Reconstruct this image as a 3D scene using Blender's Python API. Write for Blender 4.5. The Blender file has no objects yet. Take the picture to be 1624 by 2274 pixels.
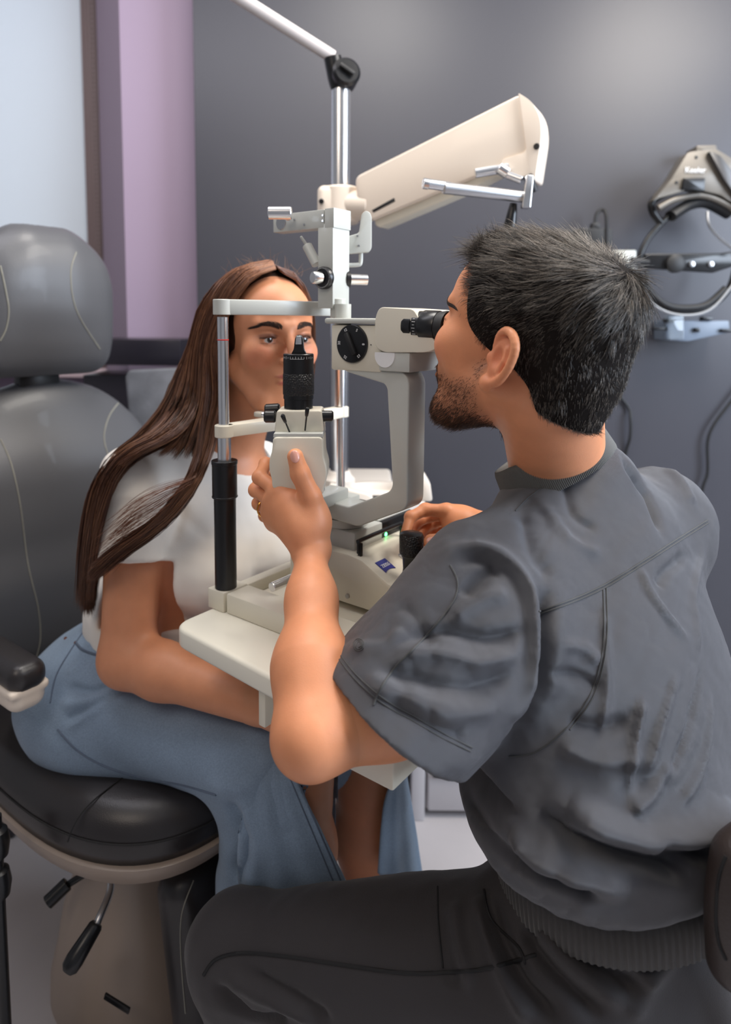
import bpy, bmesh, math, random
import numpy as np
from math import radians, sin, cos, pi
from mathutils import Vector as V, Matrix
from mathutils.bvhtree import BVHTree
random.seed(7); rng = np.random.default_rng(7)
SC = bpy.context.scene
# ---------------------------------------------------------------- camera
F, CX, CY = 1500.0, 812.0, 859.0
CAM = V((0, 0, 1.27)); TH = radians(5.7); RO = 0.009
_f = V((0, cos(TH), -sin(TH))); _u0 = V((0, sin(TH), cos(TH))); _r0 = V((1, 0, 0))
_r = _r0*cos(RO) + _u0*sin(RO); _u = -_r0*sin(RO) + _u0*cos(RO)
cd = bpy.data.cameras.new('camera'); cam = bpy.data.objects.new('camera', cd); SC.collection.objects.link(cam)
cd.sensor_fit = 'HORIZONTAL'; cd.sensor_width = 36; cd.lens = 36*F/1624; cd.shift_y = -(1137-CY)/1624; cd.clip_start = 0.02
M = Matrix((_r, _u, -_f)).transposed().to_4x4(); M.translation = CAM; cam.matrix_world = M
cd.dof.use_dof = True; cd.dof.focus_distance = 0.85; cd.dof.aperture_fstop = 4.2
SC.camera = cam
# ---------------------------------------------------------------- light and exposure
SC.view_settings.view_transform = 'Standard'; SC.view_settings.look = 'None'
SC.view_settings.exposure = 0.12; SC.view_settings.gamma = 1.0
SC.view_settings.use_curve_mapping = False
w = bpy.data.worlds.new('world'); SC.world = w; w.use_nodes = True
w.node_tree.nodes['Background'].inputs[0].default_value = (0.75, 0.8, 1.0, 1); w.node_tree.nodes['Background'].inputs[1].default_value = 0.17
def area(name, loc, aim, sx, sy, power, col):
    l = bpy.data.lights.new(name, 'AREA'); l.shape = 'RECTANGLE'; l.size = sx; l.size_y = sy; l.energy = power; l.color = col
    o = bpy.data.objects.new(name, l); SC.collection.objects.link(o); o.location = loc
    o.rotation_euler = (V(aim)-V(loc)).to_track_quat('-Z', 'Y').to_euler(); return o
area('window_daylight', (2.3, 0.25, 1.75), (0.2, 1.1, 0.95), 1.3, 1.3, 76, (0.74, 0.85, 1.0))
area('ceiling_and_fill_light', (1.05, 0.85, 2.6), (0.45, 1.0, 0.9), 0.9, 0.6, 32, (1.0, 0.93, 0.84))
area('ceiling_and_fill_light', (-0.15, 1.15, 2.62), (-0.12, 1.1, 0.9), 0.5, 0.5, 13, (1.0, 0.95, 0.88))  # added overhead fill that brightens the tabletop, shoulder and hair crown
area('ceiling_and_fill_light', (-1.0, 1.05, 2.6), (-0.75, 1.75, 1.2), 1.0, 0.5, 6.5, (0.95, 0.93, 1.0))  # added fill, aimed to brighten the blind and the mauve wall
area('ceiling_and_fill_light', (-0.9, -0.35, 2.45), (-0.25, 1.0, 1.05), 0.8, 0.8, 7, (1.0, 0.86, 0.72))  # unseen front-left fill for the forearm and the cream equipment
# ---------------------------------------------------------------- helpers
def W(px, py, D):
    "world point seen at (px,py) of the photo whose ground distance is D"
    d = _f + _r*((px-CX)/F) + _u*((CY-py)/F)
    return CAM + d*(D/d.y)
def ray(px, py): return (_f + _r*((px-CX)/F) + _u*((CY-py)/F)).normalized()
A = V((.8, -.6, 0)); B = V((.6, .8, 0)); Z = V((0, 0, 1)); L0 = V((-.205, .97, 0))
def T(a, b, z): return L0 + A*a + B*b + Z*z
MT = Matrix((A, B, Z)).transposed()       # frame of the instrument table
def frame(x, y=None):
    "3x3 whose columns are x, y, z axes"
    x = V(x).normalized()
    z = Z if y is None else x.cross(V(y)).normalized()
    y = z.cross(x).normalized(); z = x.cross(y)
    return Matrix((x, y, z)).transposed()
def m4(M3, loc): m = M3.to_4x4(); m.translation = V(loc); return m
def empty(name, loc, label=None, cat=None, group=None):
    o = bpy.data.objects.new(name, None); SC.collection.objects.link(o); o.location = loc; o.empty_display_size = .05
    tag(o, label, cat, group); return o
def tag(o, label=None, cat=None, group=None, kind=None):
    if label: o['label'] = label
    if cat: o['category'] = cat
    if group: o['group'] = group
    if kind: o['kind'] = kind
    return o
def wl(o):
    v = V((0, 0, 0))
    while o: v = v + o.location; o = o.parent
    return v
def link(name, me, mat, parent=None, smooth=True, ang=None):
    o = bpy.data.objects.new(name, me); SC.collection.objects.link(o)
    if mat: me.materials.append(mat)
    if parent: o.parent = parent; me.transform(Matrix.Translation(-wl(parent)))
    else:
        c = sum((V(b) for b in o.bound_box), V())/8; zmin = min(b[2] for b in o.bound_box); c.z = zmin
        me.transform(Matrix.Translation(-c)); o.location = c
    if smooth and len(me.polygons):
        me.polygons.foreach_set('use_smooth', [True]*len(me.polygons))
        if ang:
            me.set_sharp_from_angle(angle=radians(ang))
    return o
def ob(name, bm, mat, parent=None, ang=38):
    me = bpy.data.meshes.new(name); bmesh.ops.recalc_face_normals(bm, faces=bm.faces); bm.to_mesh(me); bm.free()
    return link(name, me, mat, parent, True, ang)
def BM(): return bmesh.new()
def merge(bm, t):
    me = bpy.data.meshes.new('t'); t.to_mesh(me); t.free(); bm.from_mesh(me); bpy.data.meshes.remove(me)
def rbox(bm, c, size, M3=None, bev=.003, seg=2):
    t = bmesh.new(); bmesh.ops.create_cube(t, size=1)
    bmesh.ops.scale(t, vec=V(size), verts=t.verts)
    if bev: bmesh.ops.bevel(t, geom=t.edges[:], offset=bev, segments=seg, affect='EDGES', profile=.5)
    t.transform(m4(M3 or Matrix.Identity(3), c)); merge(bm, t); return bm
def tbox(bm, a0, a1, b0, b1, z0, z1, bev=.003, seg=2):
    return rbox(bm, T((a0+a1)/2, (b0+b1)/2, (z0+z1)/2), (a1-a0, b1-b0, z1-z0), MT, bev, seg)
def perp(d):
    d = d.normalized(); h = Z if abs(d.z) < .9 else V((1, 0, 0))
    x = h.cross(d).normalized(); return x, d.cross(x)
def lathe(bm, prof, o, d, n=40, cap=True):
    "prof: list of (t along d, radius)"
    d = V(d).normalized(); x, y = perp(d); o = V(o); rings = []
    for t, r in prof:
        rings.append([bm.verts.new(o + d*t + x*(r*cos(2*pi*i/n)) + y*(r*sin(2*pi*i/n))) for i in range(n)])
    for a, b in zip(rings, rings[1:]):
        for i in range(n): bm.faces.new((a[i], a[(i+1) % n], b[(i+1) % n], b[i]))
    if cap: bm.faces.new(rings[0][::-1]); bm.faces.new(rings[-1])
    return bm
def cyl(bm, p, q, r, r2=None, bev=.0008, n=32):
    p, q = V(p), V(q); L = (q-p).length; r2 = r if r2 is None else r2; b = min(bev, L*.4, r*.4)
    return lathe(bm, [(0, r-b), (b, r), (L-b, r2), (L, r2-b)], p, q-p, n)
def smooth_path(pts, k=6):
    P = [V(p) for p in pts]; out = []
    for i in range(len(P)-1):
        p0 = P[max(i-1, 0)]; p1 = P[i]; p2 = P[i+1]; p3 = P[min(i+2, len(P)-1)]
        for j in range(k):
            t = j/k
            out.append(.5*((2*p1) + (p2-p0)*t + (2*p0-5*p1+4*p2-p3)*t*t + (3*p1-p0-3*p2+p3)*t**3))
    out.append(P[-1]); return out
def tube(bm, pts, r, n=12, k=6, flat=None):
    P = smooth_path(pts, k) if k else [V(p) for p in pts]; rings = []; N = len(P)
    up = None
    for i, p in enumerate(P):
        d = (P[min(i+1, N-1)] - P[max(i-1, 0)]).normalized()
        if up is None: x, y = perp(d)
        else:
            x = (up - d*up.dot(d)); x = x.normalized() if x.length > 1e-6 else perp(d)[0]; y = d.cross(x)
        up = x
        rr = r if not callable(r) else r(i/(N-1))
        rings.append([bm.verts.new(p + x*(rr*cos(2*pi*j/n)) + y*(rr*(flat or 1)*sin(2*pi*j/n))) for j in range(n)])
    for a, b in zip(rings, rings[1:]):
        for j in range(n): bm.faces.new((a[j], a[(j+1) % n], b[(j+1) % n], b[j]))
    bm.faces.new(rings[0][::-1]); bm.faces.new(rings[-1]); return bm
def prism(bm, pts, M, depth, bev=.003, seg=2):
    "pts: outline (x,y) in the plane of the 4x4 M, extruded by depth along its z"
    t = bmesh.new(); v0 = [t.verts.new((x, y, 0)) for x, y in pts]; v1 = [t.verts.new((x, y, depth)) for x, y in pts]; n = len(pts)
    t.faces.new(v0[::-1]); t.faces.new(v1)
    for i in range(n): t.faces.new((v0[i], v0[(i+1) % n], v1[(i+1) % n], v1[i]))
    bmesh.ops.recalc_face_normals(t, faces=t.faces)
    if bev:
        e = [e for e in t.edges if e.calc_face_angle(0) > .5]
        bmesh.ops.bevel(t, geom=e, offset=bev, segments=seg, affect='EDGES', profile=.5, clamp_overlap=True)
    t.transform(M); merge(bm, t); return bm
def rounded(pts, r, n=5):
    "round the corners of a 2-D outline; r number or list"
    out = []; N = len(pts)
    for i in range(N):
        p = V((*pts[i], 0)); a = V((*pts[i-1], 0)); b = V((*pts[(i+1) % N], 0)); rr = r[i] if isinstance(r, (list, tuple)) else r
        if rr <= 0: out.append((p.x, p.y)); continue
        da = (a-p); db = (b-p); q = min(rr, da.length*.49, db.length*.49); da.normalize(); db.normalize()
        for j in range(n+1):
            t = j/n; v = (p+da*q)*(1-t)**2 + p*2*t*(1-t) + (p+db*q)*t*t; out.append((v.x, v.y))
    return out
def text(s, M, size, mat, parent, depth=.0003, name='lettering'):
    cu = bpy.data.curves.new('t', 'FONT'); cu.body = s; cu.size = size; cu.extrude = depth; cu.align_x = 'CENTER'; cu.align_y = 'CENTER'
    o = bpy.data.objects.new('t', cu); SC.collection.objects.link(o); bpy.context.view_layer.update()
    me = bpy.data.meshes.new_from_object(o); bpy.data.objects.remove(o); me.transform(M)
    return link(name, me, mat, parent, False)
# ---------------------------------------------------------------- materials
def mat(name, col, rough=.5, metal=0., bump=0., bscale=200., coat=0., noise=0., nscale=8., spec=.5, sheen=0., attr=None, kind='noise', sss=0., trans=0., emit=0., aniso=None):
    m = bpy.data.materials.new(name); m.use_nodes = True; N = m.node_tree.nodes; L = m.node_tree.links; b = N['Principled BSDF']
    b.inputs['Base Color'].default_value = (*col, 1); b.inputs['Roughness'].default_value = rough; b.inputs['Metallic'].default_value = metal
    b.inputs['Specular IOR Level'].default_value = spec; b.inputs['Coat Weight'].default_value = coat; b.inputs['Sheen Weight'].default_value = sheen
    b.inputs['Transmission Weight'].default_value = trans
    if sss: b.inputs['Subsurface Weight'].default_value = sss; b.inputs['Subsurface Radius'].default_value = (1, .35, .2); b.inputs['Subsurface Scale'].default_value = .006
    if emit: b.inputs['Emission Color'].default_value = (*col, 1); b.inputs['Emission Strength'].default_value = emit
    tc = N.new('ShaderNodeTexCoord'); src = None
    if attr:
        at = N.new('ShaderNodeAttribute'); at.attribute_name = attr; src = at.outputs['Color']; L.new(src, b.inputs['Base Color'])
    if noise:
        nt = N.new('ShaderNodeTexNoise'); nt.inputs['Scale'].default_value = nscale; nt.inputs['Detail'].default_value = 5
        mp = N.new('ShaderNodeMapRange'); mp.inputs['To Min'].default_value = 1-noise; mp.inputs['To Max'].default_value = 1+noise
        mp.inputs['From Min'].default_value = .25; mp.inputs['From Max'].default_value = .75
        mx = N.new('ShaderNodeMix'); mx.data_type = 'RGBA'; mx.blend_type = 'MULTIPLY'; mx.inputs[0].default_value = 1
        L.new(tc.outputs['Object'], nt.inputs['Vector']); L.new(nt.outputs['Fac'], mp.inputs['Value'])
        if src: L.new(src, mx.inputs[6])
        else: mx.inputs[6].default_value = (*col, 1)
        L.new(mp.outputs[0], mx.inputs[7]); L.new(mx.outputs[2], b.inputs['Base Color'])
    if bump:
        if kind == 'voronoi':
            t = N.new('ShaderNodeTexVoronoi'); out = 'Distance'; t.inputs['Scale'].default_value = bscale
        elif kind == 'wave':
            t = N.new('ShaderNodeTexWave'); out = 'Fac'; t.inputs['Scale'].default_value = bscale; t.inputs['Distortion'].default_value = 1.5; t.bands_direction = 'DIAGONAL'
        else:
            t = N.new('ShaderNodeTexNoise'); out = 'Fac'; t.inputs['Scale'].default_value = bscale; t.inputs['Detail'].default_value = 3
        bp = N.new('ShaderNodeBump'); bp.inputs['Strength'].default_value = bump; bp.inputs['Distance'].default_value = .001
        v = tc.outputs['Object']
        if aniso:
            mpg = N.new('ShaderNodeMapping'); mpg.inputs['Scale'].default_value = aniso; L.new(v, mpg.inputs['Vector']); v = mpg.outputs[0]
        L.new(v, t.inputs['Vector']); L.new(t.outputs[out], bp.inputs['Height']); L.new(bp.outputs[0], b.inputs['Normal'])
    return m
def srgb(r, g, b): return tuple(((c/255)/12.92 if c <= 10 else ((c/255+.055)/1.055)**2.4) for c in (r, g, b))
m_cream = mat('cream_enamel', srgb(226, 220, 203), .42, bump=.06, bscale=900, coat=.1)
m_cream2 = mat('warm_cream_plastic', srgb(236, 222, 206), .38, coat=.15)
m_grey = mat('light_grey_enamel', srgb(196, 198, 192), .38, bump=.08, bscale=1200, coat=.1)
m_table = mat('white_laminate', srgb(242, 238, 222), .3, coat=.2)
m_chrome = mat('brushed_chrome', (.86, .86, .87), .24, 1.)
m_steel = mat('satin_steel', (.55, .55, .56), .32, 1.)
m_black = mat('black_plastic', (.008, .008, .009), .3, bump=.05, bscale=600)
m_blackm = mat('matt_black_rubber', (.012, .012, .013), .55)
m_knurl = mat('knurled_black', (.012, .012, .013), .38, bump=1., bscale=420, kind='voronoi')
m_leather = mat('black_leather', srgb(88, 88, 91), .40, bump=.12, bscale=550, kind='voronoi', coat=.05)
m_leather2 = mat('dark_leather', srgb(44, 41, 42), .33, bump=.10, bscale=650, kind='voronoi')
m_thread = mat('grey_thread', srgb(140, 138, 128), .8)
m_white = mat('white_print', (.85, .85, .85), .5)
m_blue = mat('blue_print', srgb(44, 52, 140), .35)
m_red = mat('red_ring', srgb(200, 30, 30), .4)
m_led = mat('green_led', (.1, 1., .25), .4, emit=6)
m_led2 = mat('pale_green_led', (.35, 1., .55), .4, emit=2.5)
# ================================================================ the room
m_wall = mat('dark_slate_paint', srgb(68, 68, 75), .42, bump=.12, bscale=300, noise=.03, nscale=3)
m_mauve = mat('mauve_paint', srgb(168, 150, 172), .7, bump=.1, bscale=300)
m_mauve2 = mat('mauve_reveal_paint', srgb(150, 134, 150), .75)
m_floor = mat('pale_vinyl', srgb(178, 172, 172), .35, noise=.06, nscale=5)
m_ceil = mat('ceiling_paint', srgb(225, 225, 225), .8)
def struct(name, bm, m, ang=30): return tag(ob(name, bm, m, None, ang), kind='structure')
YW = 1.97
xe = W(432, 300, YW).x
b = BM(); rbox(b, ((xe+3)/2, YW+.05, 1.35), (3-xe, .1, 2.7), bev=.002); struct('wall_back', b, m_wall)
x1 = W(272, 400, YW+.09).x
b = BM(); rbox(b, ((xe+x1)/2, YW+.15, 1.35), (xe-x1+.001, .1, 2.7), bev=0); struct('wall_niche', b, m_mauve)
# splayed reveal next to the window and the wall with the window
x2 = W(222, 400, YW+.24).x
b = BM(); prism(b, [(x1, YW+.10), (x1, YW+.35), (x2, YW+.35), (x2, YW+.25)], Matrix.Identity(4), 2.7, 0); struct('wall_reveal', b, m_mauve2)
b = BM(); rbox(b, (x2-1.4, YW+.40, .55), (2.8, .1, 1.1), bev=0); rbox(b, (x2-1.4, YW+.40, 2.55), (2.8, .1, .3), bev=0); struct('wall_left', b, m_mauve)
b = BM(); rbox(b, (x2-1.2, YW+.33, 1.085), (2.4, .16, .03), bev=.004)
struct('trim_1', b, mat('sill_paint', srgb(205, 185, 192), .5))
m_glass = mat('window_glass', (.9, .95, 1), .03, trans=1.)
wn = empty('window_1', (x2-1.1, YW+.40, 1.1)); wn['kind'] = 'structure'
b = BM()
for z in (1.12, 2.38): rbox(b, (x2-1.2, YW+.40, z), (2.3, .06, .05))
for x in (x2-.09, x2-1.1, x2-2.3): rbox(b, (x, YW+.40, 1.75), (.05, .06, 1.28))
ob('window_frame', b, mat('window_frame_paint', (.8, .8, .8), .4), wn)
b = BM(); rbox(b, (x2-1.2, YW+.405, 1.75), (2.2, .006, 1.24), bev=0); ob('pane', b, m_glass, wn)
b = BM(); rbox(b, (0, .55, -.05), (7, 4.3, .1), bev=0); struct('floor', b, m_floor)
b = BM(); rbox(b, (0, .55, 2.75), (7, 4.3, .1), bev=0); struct('ceiling', b, m_ceil)
m_room = mat('room_paint', srgb(150, 150, 152), .8)
b = BM(); rbox(b, (3.05, .55, 1.35), (.1, 4.3, 2.7), bev=0); struct('wall_right', b, m_room)
b = BM(); rbox(b, (-2.6, .55, 1.35), (.1, 4.3, 2.7), bev=0); struct('wall_far_left', b, m_room)
b = BM(); rbox(b, (0, -1.65, 1.35), (6, .1, 2.7), bev=0); struct('wall_front', b, m_room)
# roller blind, closed, with its side channel
xr = W(187, 300, YW+.28).x; xl = W(187, 300, YW+.27).x
rb = empty('roller_blind', (x2-.9, YW+.3, 1.1), 'closed pale blue-grey roller blind filling the window on the left', 'blind')
m_blind = mat('blind_fabric', srgb(216, 226, 236), .9, bump=.2, bscale=700)
b = BM(); rbox(b, (xr-.95, YW+.285, 1.78), (1.9, .003, 1.36), bev=0); ob('fabric', b, m_blind, rb)
m_chan = mat('ribbed_channel', srgb(128, 112, 112), .6, bump=.6, bscale=90)
b = BM(); rbox(b, (xr+.028, YW+.285, 1.78), (.05, .03, 1.38), bev=.003)
for i in range(4): rbox(b, (xr+.012+.011*i, YW+.268, 1.78), (.004, .006, 1.37), bev=.001)
ob('side_channel', b, m_chan, rb)
b = BM()
for i in range(90): lathe(b, [(0, .001), (.0012, .0022), (.0042, .0022), (.0054, .001)], (xr+.044, YW+.258, 1.12+.0149*i), Z, 8)
ob('bead_chain', b, mat('bead_plastic', srgb(150, 135, 135), .5), rb)
b = BM(); rbox(b, (xr-.9, YW+.285, 1.112), (1.85, .014, .022), bev=.004); ob('bottom_bar', b, m_chan, rb)
# black cabinet below the mauve wall
xa = W(196, 800, 1.9).x; zt = W(340, 752, 1.9).z
cb = empty('black_cabinet', ((xa+xe)/2, 1.9, 0), 'tall black cabinet under the mauve wall behind the exam chair', 'cabinet')
m_bcab = mat('black_laminate', srgb(36, 33, 40), .3)
b = BM(); rbox(b, ((xa+xe)/2-.01, 2.0-.06, (zt-.1)/2), (xe-xa-.03, .18, zt-.1), bev=.002); ob('body', b, m_bcab, cb)
b = BM(); rbox(b, ((xa+xe)/2-.01, 1.915, zt-.035), (xe-xa+.0, .19, .07), bev=.003); ob('top', b, m_bcab, cb)
lb = BM(); rbox(lb, (-1.35, 1.78, .30), (1.0, .5, .60), bev=.004); lo_ = empty('added_dark_cabinet', (-1.35, 1.78, 0), 'dark low cabinet added under the window to darken the view behind the exam chair', 'cabinet'); ob('body', lb, m_bcab, lo_)  # added dark box that keeps the view below the seat dark
for i in range(2): lb = BM(); rbox(lb, (-1.6+.5*i, 1.525, .32), (.48, .012, .52), bev=.002); ob('door', lb, m_bcab, lo_)
# grey visitor chair back behind the exam chair
gc = empty('visitor_chair', (-.52, 1.7, 0), 'grey felt visitor chair with rounded backrest behind the woman', 'chair')
m_felt = mat('grey_felt', srgb(112, 113, 118), .9, noise=.22, nscale=22, bump=.4, bscale=150)
pts = rounded([(.008, 0), (.28, .0), (.28, .222), (.0, .212), (-.012, .195)], [.02, .03, .05, .03, 0])
p0 = W(287, 1010, 1.70)
b = BM(); prism(b, [(W(284+(x*620), 0, 1.7).x - p0.x + (.29-y)*-.0, y) for x, y in pts], m4(Matrix(((1, 0, 0), (0, 0, -1), (0, 1, 0))), (p0.x-.02, 1.72, W(287, 1010, 1.7).z+.005)), .03, .006)
ob('backrest', b, m_felt, gc)
b = BM(); rbox(b, (p0.x+.15, 1.62, .62), (.3, .26, .05), bev=.015, seg=3); ob('seat', b, m_felt, gc)
for sx in (0, .27):
    for sy in (1.52, 1.75):
        b = BM(); cyl(b, (p0.x+.02+sx, sy, 0), (p0.x+.02+sx, sy, .6 if sy < 1.7 else .95), .011); ob('leg', b, m_black, gc)
# ================================================================ refraction unit: console, column, arms
XC = W(757, 300, 1.5).x
m_con = mat('console_cream', srgb(226, 216, 204), .4, coat=.1)
m_cab = mat('cabinet_white', srgb(190, 186, 188), .45)
cs = empty('instrument_console', (.1, 1.7, 0), 'cream instrument console with a round tray recess behind the slit lamp', 'console')
zc = W(800, 1052, 1.5).z - .058
b = BM(); rbox(b, (.02, 1.62, zc/2), (.16, .24, zc-.03), bev=.006); ob('pedestal', b, m_cab, cs)
ce = V((W(838, 1080, 1.42).x, 1.42, zc))
b = BM(); pts = [(cos(t)*.100, sin(t)*.100) for t in np.linspace(0, 2*pi, 49)[:-1]]
prism(b, pts, m4(Matrix.Identity(3), ce), .012, .004)
rbox(b, (ce.x-.05, 1.60, zc+.006), (.18, .25, .03), bev=.01, seg=3); ob('tray', b, m_con, cs)
b = BM(); n = 64; rings = []
for k, (rx, ry, z) in enumerate([(.10, .10, .0), (.104, .104, .03), (.098, .098, .038), (.084, .084, .038), (.080, .080, .030), (.078, .078, .010)]):
    rings.append([b.verts.new((ce.x+cos(2*pi*i/n)*rx, ce.y+sin(2*pi*i/n)*ry, ce.z+z)) for i in range(n)])
for p, q in zip(rings, rings[1:]):
    for i in range(n): b.faces.new((p[i], p[(i+1) % n], q[(i+1) % n], q[i]))
ob('rim', b, m_con, cs, 60)
b = BM(); lathe(b, [(0, .078), (.003, .078)], (0, 0, 0), Z, 48); b.transform(Matrix.Translation((ce.x, ce.y, ce.z+.012)) @ Matrix.Identity(4)); ob('mat', b, m_blackm, cs)
b = BM(); q = [W(928, 1118, 1.30), W(930, 1062, 1.30), W(945, 1058, 1.30), W(958, 1080, 1.30), W(963, 1118, 1.30)]
prism(b, [(p.x, p.z) for p in q], m4(Matrix(((1, 0, 0), (0, 0, -1), (0, 1, 0))), (0, 1.36, 0)), .05, .006)
BX = b
pp = [W(730, 1090, 1.33), W(733, 1072, 1.33), W(815, 1098, 1.31), W(828, 1108, 1.3), W(828, 1120, 1.30), W(730, 1120, 1.33)]
ob('tray_lip', BX, m_con, cs); b = BM()
prism(b, [(p.x, p.z) for p in pp], m4(Matrix(((1, 0, 0), (0, 0, -1), (0, 1, 0))), (0, 1.34, 0)), .03, .004)
ob('tray_lip', b, m_con, cs)
# white cabinet under the console
wc = empty('drawer_cabinet', (.25, 1.83, 0), 'low white drawer cabinet with a dark handle slot standing on the pale floor', 'cabinet')
xw0, xw1 = W(948, 1720, 1.61).x, .62
b = BM(); rbox(b, ((xw0+xw1)/2, 1.72, .31), (xw1-xw0, .2, .58), bev=.003); ob('body', b, m_cab, wc)
for z0, z1 in ((.20, .58), (.02, .19)):
    b = BM(); rbox(b, ((xw0+xw1)/2, 1.615, (z0+z1)/2), (xw1-xw0-.01, .015, z1-z0-.008), bev=.002); d = ob('drawer', b, m_cab, wc)
    zz = W(975, 1722, 1.6).z if z0 < .1 else .56
    b = BM(); rbox(b, ((xw0+xw1)/2, 1.605, zz), (xw1-xw0-.03, .014, .012), bev=.002); ob('handle', b, m_black, d)
b = BM(); rbox(b, (W(930, 1720, 1.60).x, 1.66, .36), (.034, .12, .72), bev=.004); tag(ob('console_leg', b, m_cab), 'white upright leg panel standing beside the drawer cabinet', 'panel')
b = BM(); rbox(b, (W(900, 1720, 1.36).x-.012, 1.37, .36), (.03, .08, .72), bev=.004); tag(ob('stand_post', b, m_black), 'black square post behind the right side of the denim skirt', 'post')
# the column
cl = empty('instrument_column', (XC, 1.5, zc), 'chrome instrument column carrying the cream arm, with white tube arm above', 'stand')
b = BM(); cyl(b, (XC, 1.5, zc), (XC, 1.5, W(757, 200, 1.5).z), .0205); ob('column', b, m_chrome, cl)
b = BM(); lathe(b, [(0, .036), (.012, .036), (.02, .028), (.03, .024)], (XC, 1.5, zc+.035), Z); ob('collar', b, m_con, cl)
j0 = W(757, 203, 1.5); jc = W(766, 168, 1.49); j1 = W(745, 130, 1.49)
b = BM(); cyl(b, j0-Z*.004, j0+Z*.02, .020); tube(b, [j0+Z*.005, (j0+jc)/2+V((-.012, 0, .006)), j1-V((.006, 0, -.002))], .019, 16)
lathe(b, [(-.026, .026), (-.022, .030), (.018, .030), (.024, .024)], jc+V((0, .0, 0)), (.25, -1, .1), 40); hj = ob('tilt_joint', b, m_black, cl)
b = BM(); rbox(b, jc+V((.006, -.030, .003)), (.034, .008, .008), frame((.8, .1, -.5), (.25, -1, .1)), bev=.002); ob('screw_slot', b, m_blackm, hj)
t0 = W(740, 127, 1.49); t1 = W(520, -12, 1.42); t1 = t0+(t1-t0)*1.6
b = BM(); cyl(b, t0, t1, .0135); ob('tube_arm', b, mat('white_tube', srgb(205, 198, 196), .3), cl)
b = BM(); cyl(b, W(757, 497, 1.5), W(757, 417, 1.5), .040, bev=.004)
rbox(b, (W(720, 457, 1.5)+W(757, 457, 1.5))/2+V((0, 0, 0)), (.062, .07, (W(757, 417, 1.5)-W(757, 498, 1.5)).z), bev=.014, seg=4); ob('clamp', b, m_cream2, cl)
b = BM(); cyl(b, W(714, 447, 1.455), W(714, 447, 1.47), .0055); ob('clamp_screw', b, m_black, cl)
# cream arm casing: thick box between its two joints
Pa = [(795, 392), (1155, 212), (1178, 222), (1188, 250), (1168, 390), (1100, 395), (832, 500), (812, 470), (795, 455)]
def armpt(px, py): return W(px, py, 1.45 - (px-795)/400*.17)
ex = (armpt(1155, 330)-armpt(830, 480)); X3 = ex.normalized(); Y3 = X3.cross(V((.37, 1, 0))).normalized(); Y3 = -Y3 if Y3.z < 0 else Y3
Nn = X3.cross(Y3).normalized(); Ma = Matrix((X3, Y3, Nn)).transposed()
def to2(p, o): q = Ma.transposed() @ (p-o); return (q.x, q.y)
def raypl(px, py, o, n):
    d = ray(px, py); return CAM + d*((o-CAM).dot(n)/d.dot(n))
o = armpt(830, 450)
out = [to2(raypl(px, py, o, Nn), o) for px, py in [(789, 392), (1155, 208), (1176, 222), (1190, 262), (1193, 300), (1172, 345), (826, 490), (812, 480), (795, 450), (789, 420)]]
arm = empty('cream_swing_arm', o, 'large cream instrument arm angled up to the right of the chrome column', 'arm')
sgn = 1 if Nn.y > 0 else -1
b = BM(); prism(b, rounded(out, [.02, .012, .02, .02, .02, .01, .004, .02, .02, .02]), m4(Ma, o), sgn*.06, .005, 3); ob('casing', b, m_cream2, arm)
out = [to2(raypl(px, py, o, Nn), o) for px, py in [(826, 482), (1172, 335), (1172, 352), (1040, 420), (840, 505), (830, 500)]]
b = BM(); prism(b, out, m4(Ma, o+Nn*sgn*.008), sgn*.045, .003); ob('under_cover', b, m_cream, arm)
out = [to2(raypl(px, py, o, Nn), o) for px, py in [(1152, 207), (1182, 226), (1200, 258), (1204, 300), (1188, 405), (1168, 395), (1112, 372), (1118, 355), (1172, 338)]]
b = BM(); prism(b, rounded(out, [.005, .02, .02, .02, .01, .01, .01, .004, .01]), m4(Ma, o+Nn*sgn*-.004), sgn*.07, .006, 3); ob('end_cap', b, m_cream2, arm)
p = raypl(1192, 325, o-Nn*sgn*.004, Nn); b = BM(); lathe(b, [(0, .006), (.003, .0045)], p, -Nn*sgn, 20); ob('screw', b, m_black, arm)
out = [to2(raypl(px, py, o, Nn), o) for px, py in [(826, 467), (876, 439), (878, 447), (830, 472)]]
b = BM(); prism(b, out, m4(Ma, o-Nn*sgn*.0008), sgn*.004, .0005); ob('level_window', b, m_blackm, arm)
b = BM(); cyl(b, W(757, 455, 1.5), raypl(815, 455, o, Nn)+Nn*sgn*.03, .032, bev=.005); ob('knuckle', b, m_cream2, arm)
b = BM(); cyl(b, W(1055, 385, 1.31), W(1130, 372, 1.31), .009); cyl(b, W(1108, 372, 1.30), W(1128, 385, 1.30), .011); ob('link', b, m_chrome, arm)
# chrome holder rod with handle below the arm end
hr = W(1165, 420, 1.28)
b = BM(); cyl(b, W(985, 417, 1.23), W(1160, 437, 1.27), .0105); ob('holder_rod', b, m_steel, arm)
b = BM(); cyl(b, W(950, 408, 1.222), W(1000, 415, 1.235), .0088); cyl(b, W(940, 407, 1.22), W(952, 409, 1.222), .0095); ob('rod_tip', b, m_chrome, arm)
b = BM(); prism(b, rounded([(-.008, -.03), (.008, -.03), (.012, .028), (-.001, .03)], .003), m4(Matrix(((1, 0, 0), (0, 0, -1), (0, 1, 0))), W(1166, 428, 1.27)), .016, .002)
cyl(b, W(1128, 388, 1.29), W(1160, 400, 1.28), .008); ob('bracket', b, m_chrome, arm)
b = BM(); cyl(b, W(1172, 390, 1.28), W(1186, 425, 1.29), .009); ob('clutch', b, m_blackm, arm)
b = BM(); lathe(b, [(0, .0065), (.012, .0085), (.04, .0115), (.048, .010)], W(1141, 452, 1.28), W(1132, 508, 1.28)-W(1141, 452, 1.28), 24); ob('grip', b, m_black, arm)
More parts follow.
